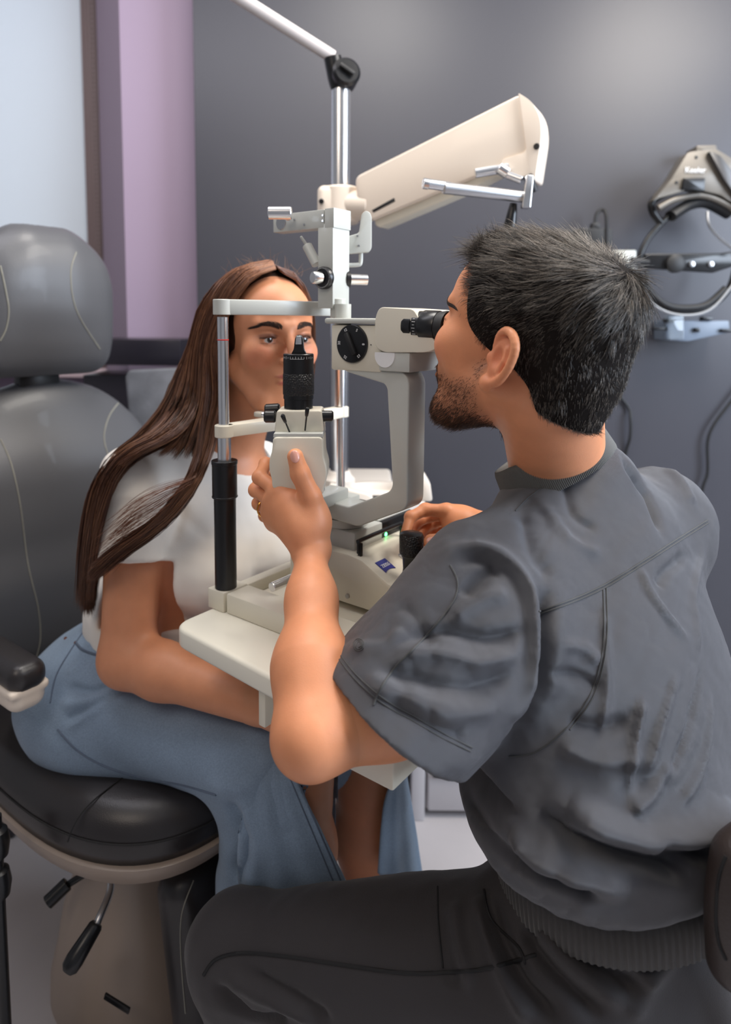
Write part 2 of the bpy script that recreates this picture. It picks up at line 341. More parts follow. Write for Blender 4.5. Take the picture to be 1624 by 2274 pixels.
# ================================================================ things on the dark wall
m_bronze = mat('bronze_plastic', srgb(112, 106, 98), .35, .3)
hs = empty('head_ophthalmoscope', W(1520, 560, 1.9), 'head-worn ophthalmoscope with bronze housing and black headband hanging on the dark wall', 'headset')
def P(px, py, D=1.84): return W(px, py, D)
def plate(b, pts, D, th, bev=.003, rnd=.004):
    q = [W(px, py, D) for px, py in pts]
    return prism(b, rounded([(p.x, p.z) for p in q], rnd), m4(Matrix(((1, 0, 0), (0, 0, -1), (0, 1, 0))), (0, D+th, 0)), th, bev)
b = BM(); plate(b, [(1548, 323), (1592, 322), (1596, 350), (1545, 352)], 1.88, .06); ob('hook', b, m_bronze, hs)
b = BM(); plate(b, [(1528, 338), (1590, 330), (1640, 360), (1660, 470), (1600, 432), (1540, 418), (1462, 440), (1452, 446), (1490, 400)], 1.80, .05, .008, .008); hh = ob('housing', b, m_bronze, hs)
b = BM(); plate(b, [(1575, 335), (1600, 345), (1660, 420), (1660, 470), (1610, 400)], 1.785, .03, .006, .006); ob('side_cover', b, mat('dark_bronze', srgb(70, 68, 68), .3), hs)
b = BM(); plate(b, [(1520, 394), (1568, 394), (1566, 425), (1516, 420)], 1.79, .02); ob('front_clip', b, m_black, hs)
for q in ((1547, 349), (1503, 405)):
    b = BM(); lathe(b, [(0, .004), (.002, .003)], W(*q, 1.799), (0, -1, 0), 14); ob('screw', b, m_black, hs)
text('Keeler', m4(Matrix(((1, 0, 0), (0, 0, -1), (0, 1, 0))), W(1545, 378, 1.797)), .020, m_white, hs)
b = BM(); tube(b, [P(1470, 497), P(1450, 470), P(1452, 445), P(1500, 422), P(1560, 416), P(1620, 438), P(1660, 480)], .010, 12); ob('brow_rail', b, m_black, hs)
b = BM(); tube(b, [P(1462, 462, 1.815), P(1500, 443, 1.815), P(1560, 434, 1.815), P(1620, 458, 1.815), P(1650, 490, 1.815)], .009, 12); ob('browband', b, m_bronze, hs)
b = BM(); tube(b, [P(1490, 480, 1.83), P(1530, 455, 1.84), P(1570, 450, 1.84), P(1620, 475, 1.84)], .022, 12, flat=.7); ob('forehead_pad', b, m_blackm, hs)
b = BM(); tube(b, [P(1485, 480), P(1440, 530), P(1420, 580), P(1428, 640), P(1470, 680), P(1520, 692), P(1575, 682), P(1620, 640), P(1640, 570)], .0085, 12); ob('headband', b, m_black, hs)
b = BM(); tube(b, [P(1436, 600, 1.81), P(1440, 640, 1.81), P(1478, 676, 1.81), P(1522, 684, 1.81), P(1570, 676, 1.81), P(1612, 640, 1.81)], .009, 12); ob('band_padding', b, m_blackm, hs)
b = BM(); tube(b, [P(1412, 578, 1.80), P(1420, 640, 1.80), P(1465, 685, 1.80), P(1522, 700, 1.80), P(1580, 686, 1.80), P(1630, 630, 1.80)], .003, 8); ob('cable', b, mat('cable_grey', srgb(160, 162, 165), .5), hs)
b = BM(); plate(b, [(1432, 563), (1600, 562), (1640, 556), (1640, 588), (1585, 606), (1432, 596)], 1.79, .012, .004, .006); st = ob('cross_strap', b, m_black, hs)
b = BM(); lathe(b, [(0, .024), (.012, .024), (.016, .018)], W(1498, 586, 1.79), (0, -1, 0), 28); ob('tension_knob', b, m_blackm, st)
for q in (1536, 1578):
    b = BM(); lathe(b, [(0, .008), (.005, .007), (.006, .003)], W(q, 587, 1.79), (0, -1, 0), 20); ob('stud', b, m_steel, st)
b = BM(); cyl(b, W(1402, 580, 1.80), W(1440, 582, 1.80), .011); ob('strap_end', b, m_blackm, hs)
b = BM(); tube(b, [W(1572, 470, 1.78), W(1576, 500, 1.77), W(1600, 530, 1.77), W(1640, 560, 1.77)], .004, 8); ob('lead', b, m_steel, hs)
wb = empty('wall_bracket', W(1540, 730, 1.95), 'grey metal wall bracket with clear block below the hanging headset', 'bracket')
m_clear = mat('clear_acrylic', (.7, .8, .9), .1, trans=.75)
m_bluegrey = mat('blue_grey_plastic', srgb(120, 132, 148), .4)
b = BM(); plate(b, [(1486, 712), (1620, 712), (1622, 738), (1530, 758), (1486, 756)], 1.86, .1); ob('arm', b, m_bluegrey, wb)
b = BM(); plate(b, [(1486, 700), (1520, 700), (1520, 754), (1486, 754)], 1.84, .03); ob('clear_block', b, m_clear, wb)
for q in ((1478, 708, 1500, 716), (1560, 703, 1585, 712), (1455, 727, 1486, 733), (1602, 730, 1640, 738), (1543, 728, 1556, 738)):
    b = BM(); plate(b, [(q[0], q[1]), (q[2], q[1]), (q[2], q[3]), (q[0], q[3])], 1.85, .02); ob('fitting', b, m_black, wb)
ch = empty('charger', W(1325, 520, 1.95), 'black plug-in charger on the dark wall above the dark-haired man', 'charger')
b = BM(); plate(b, [(1288, 506), (1361, 508), (1361, 600), (1288, 600)], 1.90, .07); ob('body', b, m_blackm, ch)
b = BM(); tube(b, [W(1325, 512, 1.92), W(1322, 500, 1.91), W(1326, 475, 1.91), W(1338, 466, 1.91), W(1347, 480, 1.90), W(1348, 540, 1.90), W(1346, 640, 1.90)], .005, 10); ob('cord', b, m_blackm, ch)
b = BM(); plate(b, [(1316, 494), (1334, 494), (1336, 508), (1314, 508)], 1.90, .02); ob('plug', b, m_blackm, ch)
b = BM(); plate(b, [(1340, 556), (1414, 555), (1412, 700), (1340, 700)], 1.94, .025); tag(ob('wall_box', b, m_table), 'white rectangular wall box beside the hanging headset', 'box')
b = BM(); tube(b, [W(1380, 690, 1.955), W(1345, 760, 1.96), W(1340, 820, 1.96), W(1368, 868, 1.96), W(1396, 905, 1.96), W(1401, 930, 1.95), W(1400, 970, 1.95), W(1392, 1000, 1.96), W(1380, 1060, 1.96), W(1370, 1100, 1.96), W(1365, 1400, 1.955), W(1370, 1640, 1.955)], .0045, 8); tag(ob('power_cable', b, m_blackm), 'thin dark cable hanging on the wall just behind the man’s collar', 'cable')
b = BM(); tube(b, [W(1680, 820, 1.95), W(1624, 892, 1.95), W(1585, 945, 1.95), W(1572, 985, 1.95), W(1572, 1050, 1.95), W(1558, 1110, 1.95), W(1560, 1300, 1.95), W(1570, 1500, 1.95)], .0045, 8); tag(ob('power_cable', b, m_blackm), 'thicker dark cable curving down the wall at the right edge', 'cable')
# ================================================================ instrument table
tb = empty('instrument_table', T(.18, .14, 0), 'white slit lamp table with rounded corners between the woman and the man', 'table')
ZT = .842
b = BM(); prism(b, rounded([(-.014, -.087), (.345, -.112), (.345, .37), (-.014, .37)], .028, 6), m4(MT, T(0, 0, ZT-.03)), .03, .006, 3); ob('tabletop', b, m_table, tb)
b = BM(); tbox(b, .24, .362, -.085, .32, ZT-.082, ZT-.0295, .003); ob('under_box', b, m_cream, tb)
b = BM(); tbox(b, .155, .167, -.085, .34, ZT-.085, ZT-.031, .002); ob('under_rail', b, m_cream, tb)
b = BM(); rbox(b, T(.33, .34, ZT/2-.04), (.05, .05, ZT-.10), MT, .006); rbox(b, T(.33, .42, .02), (.24, .34, .04), MT, .012, 3); rbox(b, T(.27, .30, ZT-.06), (.2, .14, .05), MT, .004); ob('pedestal', b, m_cream, tb)
# ================================================================ head rest frame
hf = empty('head_rest_frame', T(0, .13, ZT), 'grey patient head rest frame with chrome posts clamped to the white table', 'head rest')
b = BM(); tbox(b, -.020, .015, -.018, .03, ZT, .872, .002); tbox(b, -.020, .015, .24, .29, ZT, .872, .002); tbox(b, -.020, .0, .02, .25, ZT, .862, .002); ob('foot', b, m_cream, hf)
for i, b0 in enumerate((0., .27)):
    if i == 0:
        b = BM(); cyl(b, T(0, b0, .872), T(0, b0, 1.012), .0160); cyl(b, T(0, b0, 1.010), T(0, b0, 1.060), .0182); cyl(b, T(0, b0, 1.0085), T(0, b0, 1.0115), .0188)
        cyl(b, T(0, b0, 1.058), T(0, b0, 1.064), .0190); ob('sleeve', b, m_black, hf)
    b = BM(); cyl(b, T(0, b0, .870), T(0, b0, 1.272), .0078); cyl(b, T(0, b0, 1.05), T(0, b0, 1.108), .0098) if i == 0 else None; ps = ob('post', b, m_chrome, hf)
    if i == 0:
        b = BM(); cyl(b, T(0, b0, 1.2380), T(0, b0, 1.2400), .0085); tag(ob('height_mark', b, m_red, ps), 'thin red ring')
# forehead band
zb = W(495, 682, .97).z
c = []
for t in np.linspace(0, 1, 25):
    bb = -.002 + t*.272; c.append((.055*sin(pi*t)**.8, bb))
o1 = [(a_-.002, b_) for a_, b_ in c]; o2 = [(a_+.004, b_) for a_, b_ in c][::-1]
band = [(-.010, -.006), (-.010, .012)]
def offs(c, d):
    out = []
    for i in range(len(c)):
        p = V((*c[max(i-1, 0)], 0)); q = V((*c[min(i+1, len(c)-1)], 0)); t = (q-p).normalized(); n = V((t.y, -t.x, 0)); out.append((c[i][0]+n.x*d, c[i][1]+n.y*d))
    return out
b = BM(); prism(b, offs(c, .007)+offs(c, -.004)[::-1], m4(MT, T(0, 0, zb-.011)), .022, .0025); cyl(b, T(0, 0, zb-.011), T(0, 0, zb+.011), .0135); cyl(b, T(0, .27, zb-.011), T(0, .27, zb+.011), .0135); fb = ob('forehead_band', b, m_grey, hf)
p = T(.034, .225, zb+.003); b = BM(); lathe(b, [(0, .003), (.001, .003)], p+A*.009, A, 14); ob('screw', b, m_black, fb)
# chin rest arms and cup
zr = 1.107
b = BM(); cyl(b, T(0, 0, zr-.009), T(0, 0, zr+.009), .0135, bev=.001)
prism(b, rounded([(-.011, 0), (.010, 0), (.020, .085), (.020, .13), (-.004, .13), (-.008, .085)], .004), m4(MT, T(0, 0, zr-.009)), .018, .0015)
cyl(b, T(0, .27, zr-.009), T(0, .27, zr+.009), .0135, bev=.001)
prism(b, rounded([(-.011, .27), (.010, .27), (.020, .185), (.020, .13), (-.004, .13), (-.008, .185)], .004), m4(MT, T(0, 0, zr-.009)), .018, .0015)
ob('chin_rest_bar', b, m_cream, hf)
b = BM(); prism(b, rounded([(-.045, .095), (.012, .095), (.012, .175), (-.045, .175)], .015), m4(MT, T(0, 0, zr+.006)), .008, .002); ob('chin_cup', b, m_cream, hf)
# ================================================================ slit lamp
sl = empty('slit_lamp', T(.17, .17, ZT), 'cream and grey slit lamp microscope with black eyepieces on the white table', 'slit lamp')
b = BM()
tbox(b, .018, .33, -.016, .028, ZT, .872, .003); tbox(b, .018, .33, .26, .30, ZT, .872, .003)
ob('rail_cover', b, m_cream, sl)
b = BM(); tbox(b, .012, .345, .03, .26, ZT, ZT+.007, .001); ob('track_plate', b, m_cream, sl)
b = BM(); cyl(b, T(.075, .02, .884), T(.075, .265, .884), .0068); ob('axle', b, m_chrome, sl)
b = BM(); cyl(b, T(.075, .086, .884), T(.075, .0905, .884), .0145, bev=.003); ob('axle_bush', b, m_blackm, sl)
b = BM(); prism(b, rounded([(.045, .858), (.045, .930), (.16, .932), (.184, .929), (.230, .9055), (.275, .902), (.305, .896), (.305, .858)], [.004, .004, 0, .003, .003, 0, .006, .004]), m4(Matrix((A, Z, -B)).transposed(), T(0, .235, 0)), .145, .003)
tbox(b, .055, .098, .091, .12, .860, .908, .004)
base = ob('base', b, m_cream, sl)
b = BM(); lathe(b, [(0, .0035), (.0015, .0035)], T(.16, .0895, .870), -B, 16); rbox(b, T(.16, .0875, .870), (.005, .001, .0008), Matrix((A*.8+Z*.6, B, Z*.8-A*.6)).transposed(), 0); ob('screw', b, m_steel, base)
# blue badge on the sloped panel
sdir = (T(.230, 0, .9055)-T(.184, 0, .929)).normalized(); sn = B.cross(sdir)*-1; sn = -sn if sn.z < 0 else sn
pc = T(.207, .118, .9174)
Mb = Matrix((B, -sdir, sn)).transposed()
b = BM(); pts = [(-.012, .012), (.012, .012), (.012, -.010)] + [(.012-.024*t, -.010-.003*(1-(2*t-1)**2)*-1) for t in np.linspace(.1, .9, 9)] + [(-.012, -.010)]
prism(b, pts, m4(Mb, pc+sn*.0002), .0008, 0); bd = ob('badge', b, m_blue, base)
text('ZEISS', m4(Mb, pc+sn*.0013+sdir*-.001), .0082, m_white, bd)
# handle over the panel
b = BM(); tube(b, [T(.172, .100, .934), T(.172, .100, .949), T(.172, .106, .952), T(.172, .20, .952), T(.172, .21, .949), T(.172, .21, .932)], .0032, 10, 3)
rbox(b, T(.1735, .1015, .934), (.006, .005, .03), MT, .001); rbox(b, T(.1735, .2105, .934), (.006, .005, .03), MT, .001); ob('handle', b, m_black, base)
# upper block
b = BM(); tbox(b, .03, .158, .108, .178, .924, .9585, .002); ob('carriage', b, m_grey, sl)
b = BM(); tbox(b, .04, .156, .1785, .27, .926, .957, .002); pn = ob('control_panel', b, m_black, sl)
b = BM(); tbox(b, .10, .150, .1785, .268, .9571, .9602, .001); ob('button_strip', b, m_grey, pn)
b = BM(); lathe(b, [(0, .0030), (.001, .0026)], T(.156, .190, .936), A, 16); tag(ob('led', b, m_led, pn), 'lit green indicator')
b = BM(); lathe(b, [(0, .0045), (.001, .004)], T(.135, .196, .9602), Z, 16); tag(ob('led', b, m_led2, pn), 'lit pale green button')
for k in (.222, .24, .256):
    b = BM(); lathe(b, [(0, .0035), (.001, .003)], T(.135, k, .9602), Z, 16); ob('button', b, m_white, pn)
# joystick
jx = T(.247, .123, .893)
b = BM(); lathe(b, [(0, .020), (.008, .018), (.020, .0125), (.03, .0115), (.045, .0125), (.05, .0155)], jx, Z, 36); js = ob('joystick', b, m_black, sl)
b = BM(); lathe(b, [(0, .0150), (.002, .0168), (.026, .0172), (.0295, .0155)], jx+Z*.05, Z, 48); ob('grip', b, m_knurl, js)
b = BM(); lathe(b, [(0, .0155), (.002, .010)], jx+Z*.0795, Z, 36); ob('cap', b, m_black, js)
b = BM(); lathe(b, [(0, .007), (.006, .007), (.007, .005)], T(.205, .165, .915), Z, 20); ob('lock_screw', b, m_steel, sl)
# swivel arm (C shape)
MA = Matrix((A, Z, -B)).transposed()
pts = [(.105, .975), (.168, .9715), (.2525, 1.013), (.2525, 1.188), (.243, 1.2005), (.143, 1.2005), (.143, 1.1955), (.212, 1.182), (.2165, 1.176), (.2275, 1.041), (.222, 1.032), (.151, .998), (.105, 1.0)]
b = BM(); prism(b, rounded(pts, [0, .008, .012, .008, .008, 0, 0, .006, .006, .006, .006, .003, 0]), m4(MA, T(0, .145, 0)), .043, .003, 3); ob('swivel_arm', b, m_grey, sl)
b = BM(); lathe(b, [(0, .035), (.012, .035)], T(.115, .14, .9595), Z, 40); ob('pivot', b, m_grey, sl)
b = BM(); tbox(b, .06, .12, .108, .17, .975, .998, .002); ob('lower_arm', b, m_grey, sl)
# microscope body
b = BM(); tbox(b, .118, .207, .100, .175, 1.197, 1.262, .003); tbox(b, .1185, .235, .102, .175, 1.2, 1.2175, .002); mb_ = ob('microscope_body', b, m_cream, sl)
b = BM(); tbox(b, .108, .200, .096, .172, 1.2635, 1.2715, .003); lathe(b, [(0, .012), (.03, .012)], T(.12, .125, 1.262), Z, 32); ob('mounting_plate', b, m_grey, sl)
dc = T(.158, .0985, 1.2355); Md = Matrix((A, Z, -B)).transposed()
b = BM(); lathe(b, [(-.002, .0272), (.001, .0272), (.002, .0262)], dc, -B, 64); dl = ob('magnification_dial', b, m_black, mb_)
b = BM(); rbox(b, dc-B*.004, (.007, .034, .006), Md @ Matrix.Rotation(radians(28), 3, 'Z'), .0015); ob('pointer', b, m_blackm, dl)
for s_, an in (('5', 62), ('8', 0), ('12', -50), ('32', -118), ('20', 178), ('12', 118)):
    an = radians(an); M_ = m4(Md @ Matrix.Rotation(an-pi/2, 3, 'Z'), dc-B*.0024+A*(.0215*cos(an))+Z*(.0215*sin(an))); text(s_, M_, .0056, m_white, dl, name='number')
b = BM(); lathe(b, [(0, .0009), (.0005, .0008)], T(.1905, .0995, 1.235), -B, 10); ob('index_dot', b, m_black, mb_)
# binocular housing
pts = [(.200, 1.233), (.200, 1.272), (.207, 1.287), (.262, 1.284), (.272, 1.27), (.302, 1.235), (.285, 1.228), (.215, 1.2255)]
b = BM(); prism(b, rounded(pts, [.01, .008, .012, .006, .006, .012, .01, .01]), m4(MA, T(0, .195, 0)), .100, .007, 4); bi = ob('binocular_housing', b, m_cream, sl)
b = BM(); tbox(b, .206, .256, .097, .185, 1.200, 1.2265, .002); ob('lower_block', b, m_grey, sl)
b = BM(); lathe(b, [(0, .017), (.0012, .0165)], T(.216, .0972, 1.2215), -B, 40); bmesh.ops.bisect_plane(b, geom=b.verts[:]+b.edges[:]+b.faces[:], plane_co=T(.2, .1, 1.2255), plane_no=Z, clear_outer=True); ob('scale_disc', b, m_white, sl)
for b0 in (.118, .172):
    e0 = T(.243, b0-.006, 1.2620); ed = (A + Z*-.03).normalized()
    b = BM(); lathe(b, [(0, .018), (.004, .0195), (.014, .0195), (.0145, .0185), (.016, .0185), (.0165, .0205), (.026, .0205)], e0, ed, 44); ep = ob('eyepiece', b, m_black, sl)
    b = BM(); lathe(b, [(.026, .0205), (.028, .0218), (.048, .0218), (.050, .0212)], e0, ed, 44); ob('focus_ring', b, m_knurl if 0 else m_black, ep)
    b = BM(); lathe(b, [(.050, .0205), (.058, .0215), (.0625, .021), (.063, .018), (.060, .014), (.058, .013)], e0, ed, 44); ob('eyecup', b, m_blackm, ep)
    b = BM(); lathe(b, [(.056, .0125), (.0575, .0125)], e0, ed, 30); ob('lens', b, mat('lens_glass', (.05, .05, .08), .05, coat=1), ep)
    if b0 < .15:
        b = BM()
        for k in range(9):
            t = -.9+k*.2; x_, y_ = perp(ed); dv = (-B*cos(t)+Z*sin(t)).normalized()
            rbox(b, e0+ed*.021+dv*.0206, (.003 if k % 2 else .005, .0006, .0005), Matrix((ed, dv, ed.cross(dv))).transposed(), 0)
        ob('scale_marks', b, m_white, ep)
# illumination tower in front of the patient's face
E0 = W(665, 1000, .905); k = .905/F
ME = Matrix(((1, 0, 0), (0, 0, -1), (0, 1, 0)))
def EP(px, py, d=0): p = W(px, py, .905); return V((p.x, .905+d, p.z))
def epl(b, pts, d, th, bev=.003, rnd=.003):
    return prism(b, rounded([(W(px, py, .905).x, W(px, py, .905).z) for px, py in pts], rnd), m4(ME, (0, .905+d+th, 0)), th, bev, 3)
it = None
b = BM(); epl(b, [(613, 962), (720, 962), (722, 1008), (729, 1030), (729, 1052), (722, 1072), (722, 1085), (640, 1085), (611, 1072), (611, 1054), (605, 1036), (605, 1012), (611, 992)], -.03, .065, .006, .006); ib = ob('lamp_housing', b, m_cream, sl)
b = BM(); epl(b, [(614, 955), (720, 955), (721, 964), (613, 964)], -.028, .06, .002, .001); ob('housing_seam', b, m_grey, ib)
b = BM(); epl(b, [(618, 908), (716, 908), (721, 957), (612, 957)], -.014, .045, .004, .004); ob('slit_head', b, m_cream, sl)
tc_ = EP(662, 905, .008)
b = BM(); lathe(b, [(0, .0195), (.013, .0195), (.0135, .0205), (.0470, .0205), (.0475, .0206), (.0735, .0206), (.0745, .0198)], tc_-Z*.002, Z, 48); lt = ob('lamp_tube', b, m_black, sl)
b = BM(); lathe(b, [(.0165, .0205), (.018, .0212), (.044, .0212), (.046, .0205)], tc_, Z, 64); ob('knurled_ring', b, m_knurl, lt)
b = BM()
for k_ in range(14):
    t = -1.2+k_*.185; dv = V((sin(t), -cos(t), 0)); rbox(b, tc_+Z*.0675+dv*.0206, (.0004, .0004, .002 if k_ % 2 else .0034), None, 0)
rbox(b, tc_+Z*.066+V((0, -.0208, 0)), (.018, .0004, .0003), None, 0)
ob('scale_marks', b, m_white, lt)
b = BM(); epl(b, [(646, 787), (652, 776), (655, 752), (659, 744), (667, 744), (672, 752), (674, 776), (680, 787)], .002, .012, .001, .002); mr = ob('mirror_arm', b, m_black, lt)
b = BM(); epl(b, [(658, 746), (669, 746), (670, 765), (656, 765)], .0005, .002, .0003, .001); tag(ob('mirror', b, m_chrome, mr), 'small tilted chrome mirror')
for (p_, q_) in (((636, 922), (647, 957)), ((686, 908), (680, 952))):
    b = BM(); cyl(b, EP(*q_, -.016), EP(*p_, -.028), .0011); P1 = EP(*p_, -.028); dd = (P1-EP(*q_, -.016)).normalized()
    lathe(b, [(-.008, .0012), (-.006, .0022), (.004, .0030), (.006, .0018)], P1, dd, 16); ob('lever', b, m_black, sl)
for x0, x1_, yy, r in ((588, 614, 924, .0085), (712, 741, 923, .0075)):
    b = BM(); cyl(b, EP(x0, yy, -.004), EP(x1_, yy, -.004), r, bev=.002); ob('side_knob', b, m_black, sl)
b = BM(); cyl(b, EP(584, 916, .02), EP(618, 914, .02), .009, bev=.002); ob('side_knob', b, m_black, sl)
b = BM(); lathe(b, [(0, .001), (.001, .0032), (.0045, .0036), (.007, .001)], EP(579, 921, .005), (1, 0, 0), 16); ob('lock_ball', b, m_chrome, sl)
b = BM(); cyl(b, EP(712, 1100, .025), EP(712, 1080, .025), .0045); cyl(b, EP(704, 1100, .035), EP(704, 1080, .035), .004); ob('guide_pin', b, m_chrome, sl)
b = BM(); pA = EP(665, 1115, .03); cyl(b, pA, EP(665, 1080, .03), .018); rbox(b, (pA+T(.105, .125, .99))/2, ((T(.105, .125, 0)-V((pA.x, pA.y, 0))).length+.03, .035, .02), frame(T(.105, .125, 0)-V((pA.x, pA.y, 0))), .004); ob('lamp_carrier', b, m_grey, sl)
# ================================================================ tonometer on top
to = empty('tonometer', T(.10, .135, 1.27), 'pale grey tonometer with chrome knobs standing on top of the slit lamp', 'tonometer')
b = BM(); cyl(b, T(.106, .131, 1.272), T(.106, .131, 1.30), .0118); ob('mounting_pin', b, m_grey, to)
b = BM(); tbox(b, .0795, .1085, .115, .154, 1.286, 1.409, .0012); tb_ = ob('housing', b, m_grey, to)
b = BM(); tbox(b, -.012, .0915, .1148, .1375, 1.403, 1.4295, .001); tbox(b, .0925, .110, .1148, .155, 1.402, 1.4305, .001); ar = ob('pressure_arm', b, m_grey, to)
b = BM(); lathe(b, [(0, .0105), (.001, .0100)], T(.005, .1148, 1.4165), -B, 32); ob('end_disc', b, m_steel, ar)
for a_, z_ in ((.033, 1.419), (.053, 1.410), (.0895, 1.413), (.0895, 1.421), (.002, 1.420), (.008, 1.413)):
    b = BM(); lathe(b, [(0, .0018), (.001, .0015)], T(a_, .1146, z_), -B, 12); ob('screw', b, m_steel, ar)
k0 = W(596, 473, 1.0); k1 = W(648, 473, 1.0)
b = BM(); cyl(b, k0, k1, .0092, bev=.001, n=40); ob('counterweight', b, m_chrome, to)
b = BM(); cyl(b, W(620, 478, 1.03), W(645, 483, 1.03), .005); ob('counterweight_rod', b, m_steel, to)
# paddle
def tp(px, py): p = W(px, py, 1.03); return (p.x, p.z)
b = BM(); prism(b, rounded([tp(*q) for q in ((772, 522), (797, 515), (803, 472), (812, 464), (822, 468), (826, 478), (826, 548), (820, 558), (772, 562))], .004), m4(ME, (0, 1.055, 0)), .012, .0015); pd = ob('paddle', b, m_grey, to)
for q in ((794, 524), (797, 546)):
    b = BM(); lathe(b, [(0, .0018), (.001, .0014)], W(*q, 1.042), (0, -1, 0), 12); ob('screw', b, m_steel, pd)
b = BM(); tube(b, [W(775, 589, 1.05), W(795, 588, 1.05), W(801, 583, 1.05), W(802, 556, 1.05)], .0035, 10, 4); ob('hook_rod', b, m_grey, to)
b = BM(); cyl(b, W(668, 525, 1.03), W(684, 548, 1.03), .0022); cyl(b, W(682, 545, 1.03), W(704, 588, 1.02), .0075); ob('prism_holder', b, m_grey, to)
kb = T(.0945, .115, 0); zk = W(715, 617, 1.0).z
b = BM(); lathe(b, [(0, .0165), (.006, .0165), (.008, .0155)], V((kb.x, kb.y, zk)), -B, 48); dr = ob('measuring_drum', b, m_black, to)
b = BM()
for k_ in range(40):
    t = 2*pi*k_/40; dv = A*cos(t)+Z*sin(t); rbox(b, V((kb.x, kb.y, zk))-B*.0082+dv*.0142, (.0016, .0004, .0004), Matrix((dv, B, dv.cross(B))).transposed(), 0)
ob('scale_marks', b, m_white, dr)
b = BM(); lathe(b, [(.008, .0090), (.020, .0090), (.022, .0080)], V((kb.x, kb.y, zk)), (-.8, -.55, 0), 40); ob('knob', b, m_chrome, dr)
b = BM(); rbox(b, T(.104, .113, zk), (.008, .004, .004), MT, .0005); ob('index', b, m_steel, to)
kb2 = T(.100, .154, 0)
b = BM(); lathe(b, [(0, .014), (.006, .014)], V((kb2.x, kb2.y, zk)), V((1, .35, 0)), 40); ob('far_drum', b, m_black, to)
b = BM(); cyl(b, V((kb2.x, kb2.y, zk)), V((kb2.x+.034, kb2.y+.01, zk)), .0082); ob('far_knob', b, m_chrome, to)
# ================================================================ smooth implicit surfaces for bodies, clothes and cushions
def npv(v): return np.array([v[0], v[1], v[2]], dtype=np.float64)
class Sdf:
    def __init__(s): s.ops = []
    def cone(s, a, b, ra, rb, k=.01, sub=False, flat=None):
        a, b = npv(a), npv(b); R = max(ra, rb); s.ops.append(('c', (a, b, ra, rb), np.minimum(a, b)-R, np.maximum(a, b)+R, k, sub)); return s
    def chain(s, pts, rs, k=.006, sub=False):
        for i in range(len(pts)-1): s.cone(pts[i], pts[i+1], rs[i], rs[i+1], k if i == 0 else min(k, .005), sub)
        return s
    def ell(s, c, r, M=None, k=.01, sub=False):
        c = npv(c); R = max(r); Mx = np.eye(3) if M is None else np.array([list(q) for q in M]).T  # rows: axes
        e = np.sqrt(((Mx.T*np.array(r))**2).sum(1)); s.ops.append(('e', (c, np.array(r, float), Mx), c-e, c+e, k, sub)); return s
    def box(s, c, h, M=None, r=.005, k=.005, sub=False):
        c = npv(c); Mx = np.eye(3) if M is None else np.array([list(q) for q in M]).T
        e = (np.abs(Mx.T)*np.array(h)).sum(1); s.ops.append(('b', (c, np.array(h, float), Mx, r), c-e, c+e, k, sub)); return s
    def cut(s, p, n, k=.002):
        s.ops.append(('p', (npv(p), npv(V(n).normalized())), None, None, k, True)); return s
    def mesh(s, res, lo=None, hi=None):
        L = np.min([o[2] for o in s.ops if o[2] is not None and not o[5]], 0)-3*res; H = np.max([o[3] for o in s.ops if o[3] is not None and not o[5]], 0)+3*res
        if lo is not None: L = np.maximum(L, npv(lo)); H = np.minimum(H, npv(hi))
        n = np.ceil((H-L)/res).astype(int)+1; d = np.full(n, .04, np.float32); ax = [L[i]+res*np.arange(n[i]) for i in range(3)]
        for kind, pr, a, b, k, sub in s.ops:
            if a is None: i0 = np.zeros(3, int); i1 = n.copy()
            else:
                m = k+4*res+.004; i0 = np.clip(np.floor((a-m-L)/res).astype(int), 0, n); i1 = np.clip(np.ceil((b+m-L)/res).astype(int)+1, 0, n)
            if (i1 <= i0).any(): continue
            X = ax[0][i0[0]:i1[0], None, None]; Y = ax[1][None, i0[1]:i1[1], None]; Zz = ax[2][None, None, i0[2]:i1[2]]
            if kind == 'c':
                p, q, ra, rb = pr; ab = q-p; l2 = max(ab@ab, 1e-12); t = np.clip(((X-p[0])*ab[0]+(Y-p[1])*ab[1]+(Zz-p[2])*ab[2])/l2, 0, 1)
                e = np.sqrt((X-p[0]-t*ab[0])**2+(Y-p[1]-t*ab[1])**2+(Zz-p[2]-t*ab[2])**2) - (ra+(rb-ra)*t)
            elif kind == 'p': p, nn = pr; e = -((X-p[0])*nn[0]+(Y-p[1])*nn[1]+(Zz-p[2])*nn[2])
            else:
                c, r, Mx = pr[:3]; dx, dy, dz = X-c[0], Y-c[1], Zz-c[2]; Q = [Mx[i, 0]*dx+Mx[i, 1]*dy+Mx[i, 2]*dz for i in range(3)]
                if kind == 'e':
                    k0 = np.sqrt(sum((Q[i]/r[i])**2 for i in range(3))); k1 = np.sqrt(sum((Q[i]/r[i]**2)**2 for i in range(3)))+1e-9; e = k0*(k0-1)/k1
                else:
                    rr = pr[3]; G = [np.abs(Q[i])-(r[i]-rr) for i in range(3)]
                    e = np.sqrt(sum(np.maximum(g, 0)**2 for g in G))+np.minimum(np.maximum(np.maximum(G[0], G[1]), G[2]), 0)-rr
            w_ = d[i0[0]:i1[0], i0[1]:i1[1], i0[2]:i1[2]]
            if sub: e = -e; h = np.clip(.5-.5*(e-w_)/-k, 0, 1) if k else 0; h = np.maximum(k-np.abs(e-w_), 0)/max(k, 1e-6); w_[...] = np.maximum(w_, e)+h*h*k*.25
            else: h = np.maximum(k-np.abs(e-w_), 0)/max(k, 1e-6); w_[...] = np.minimum(w_, e)-h*h*k*.25
        return snets(d, L, res)
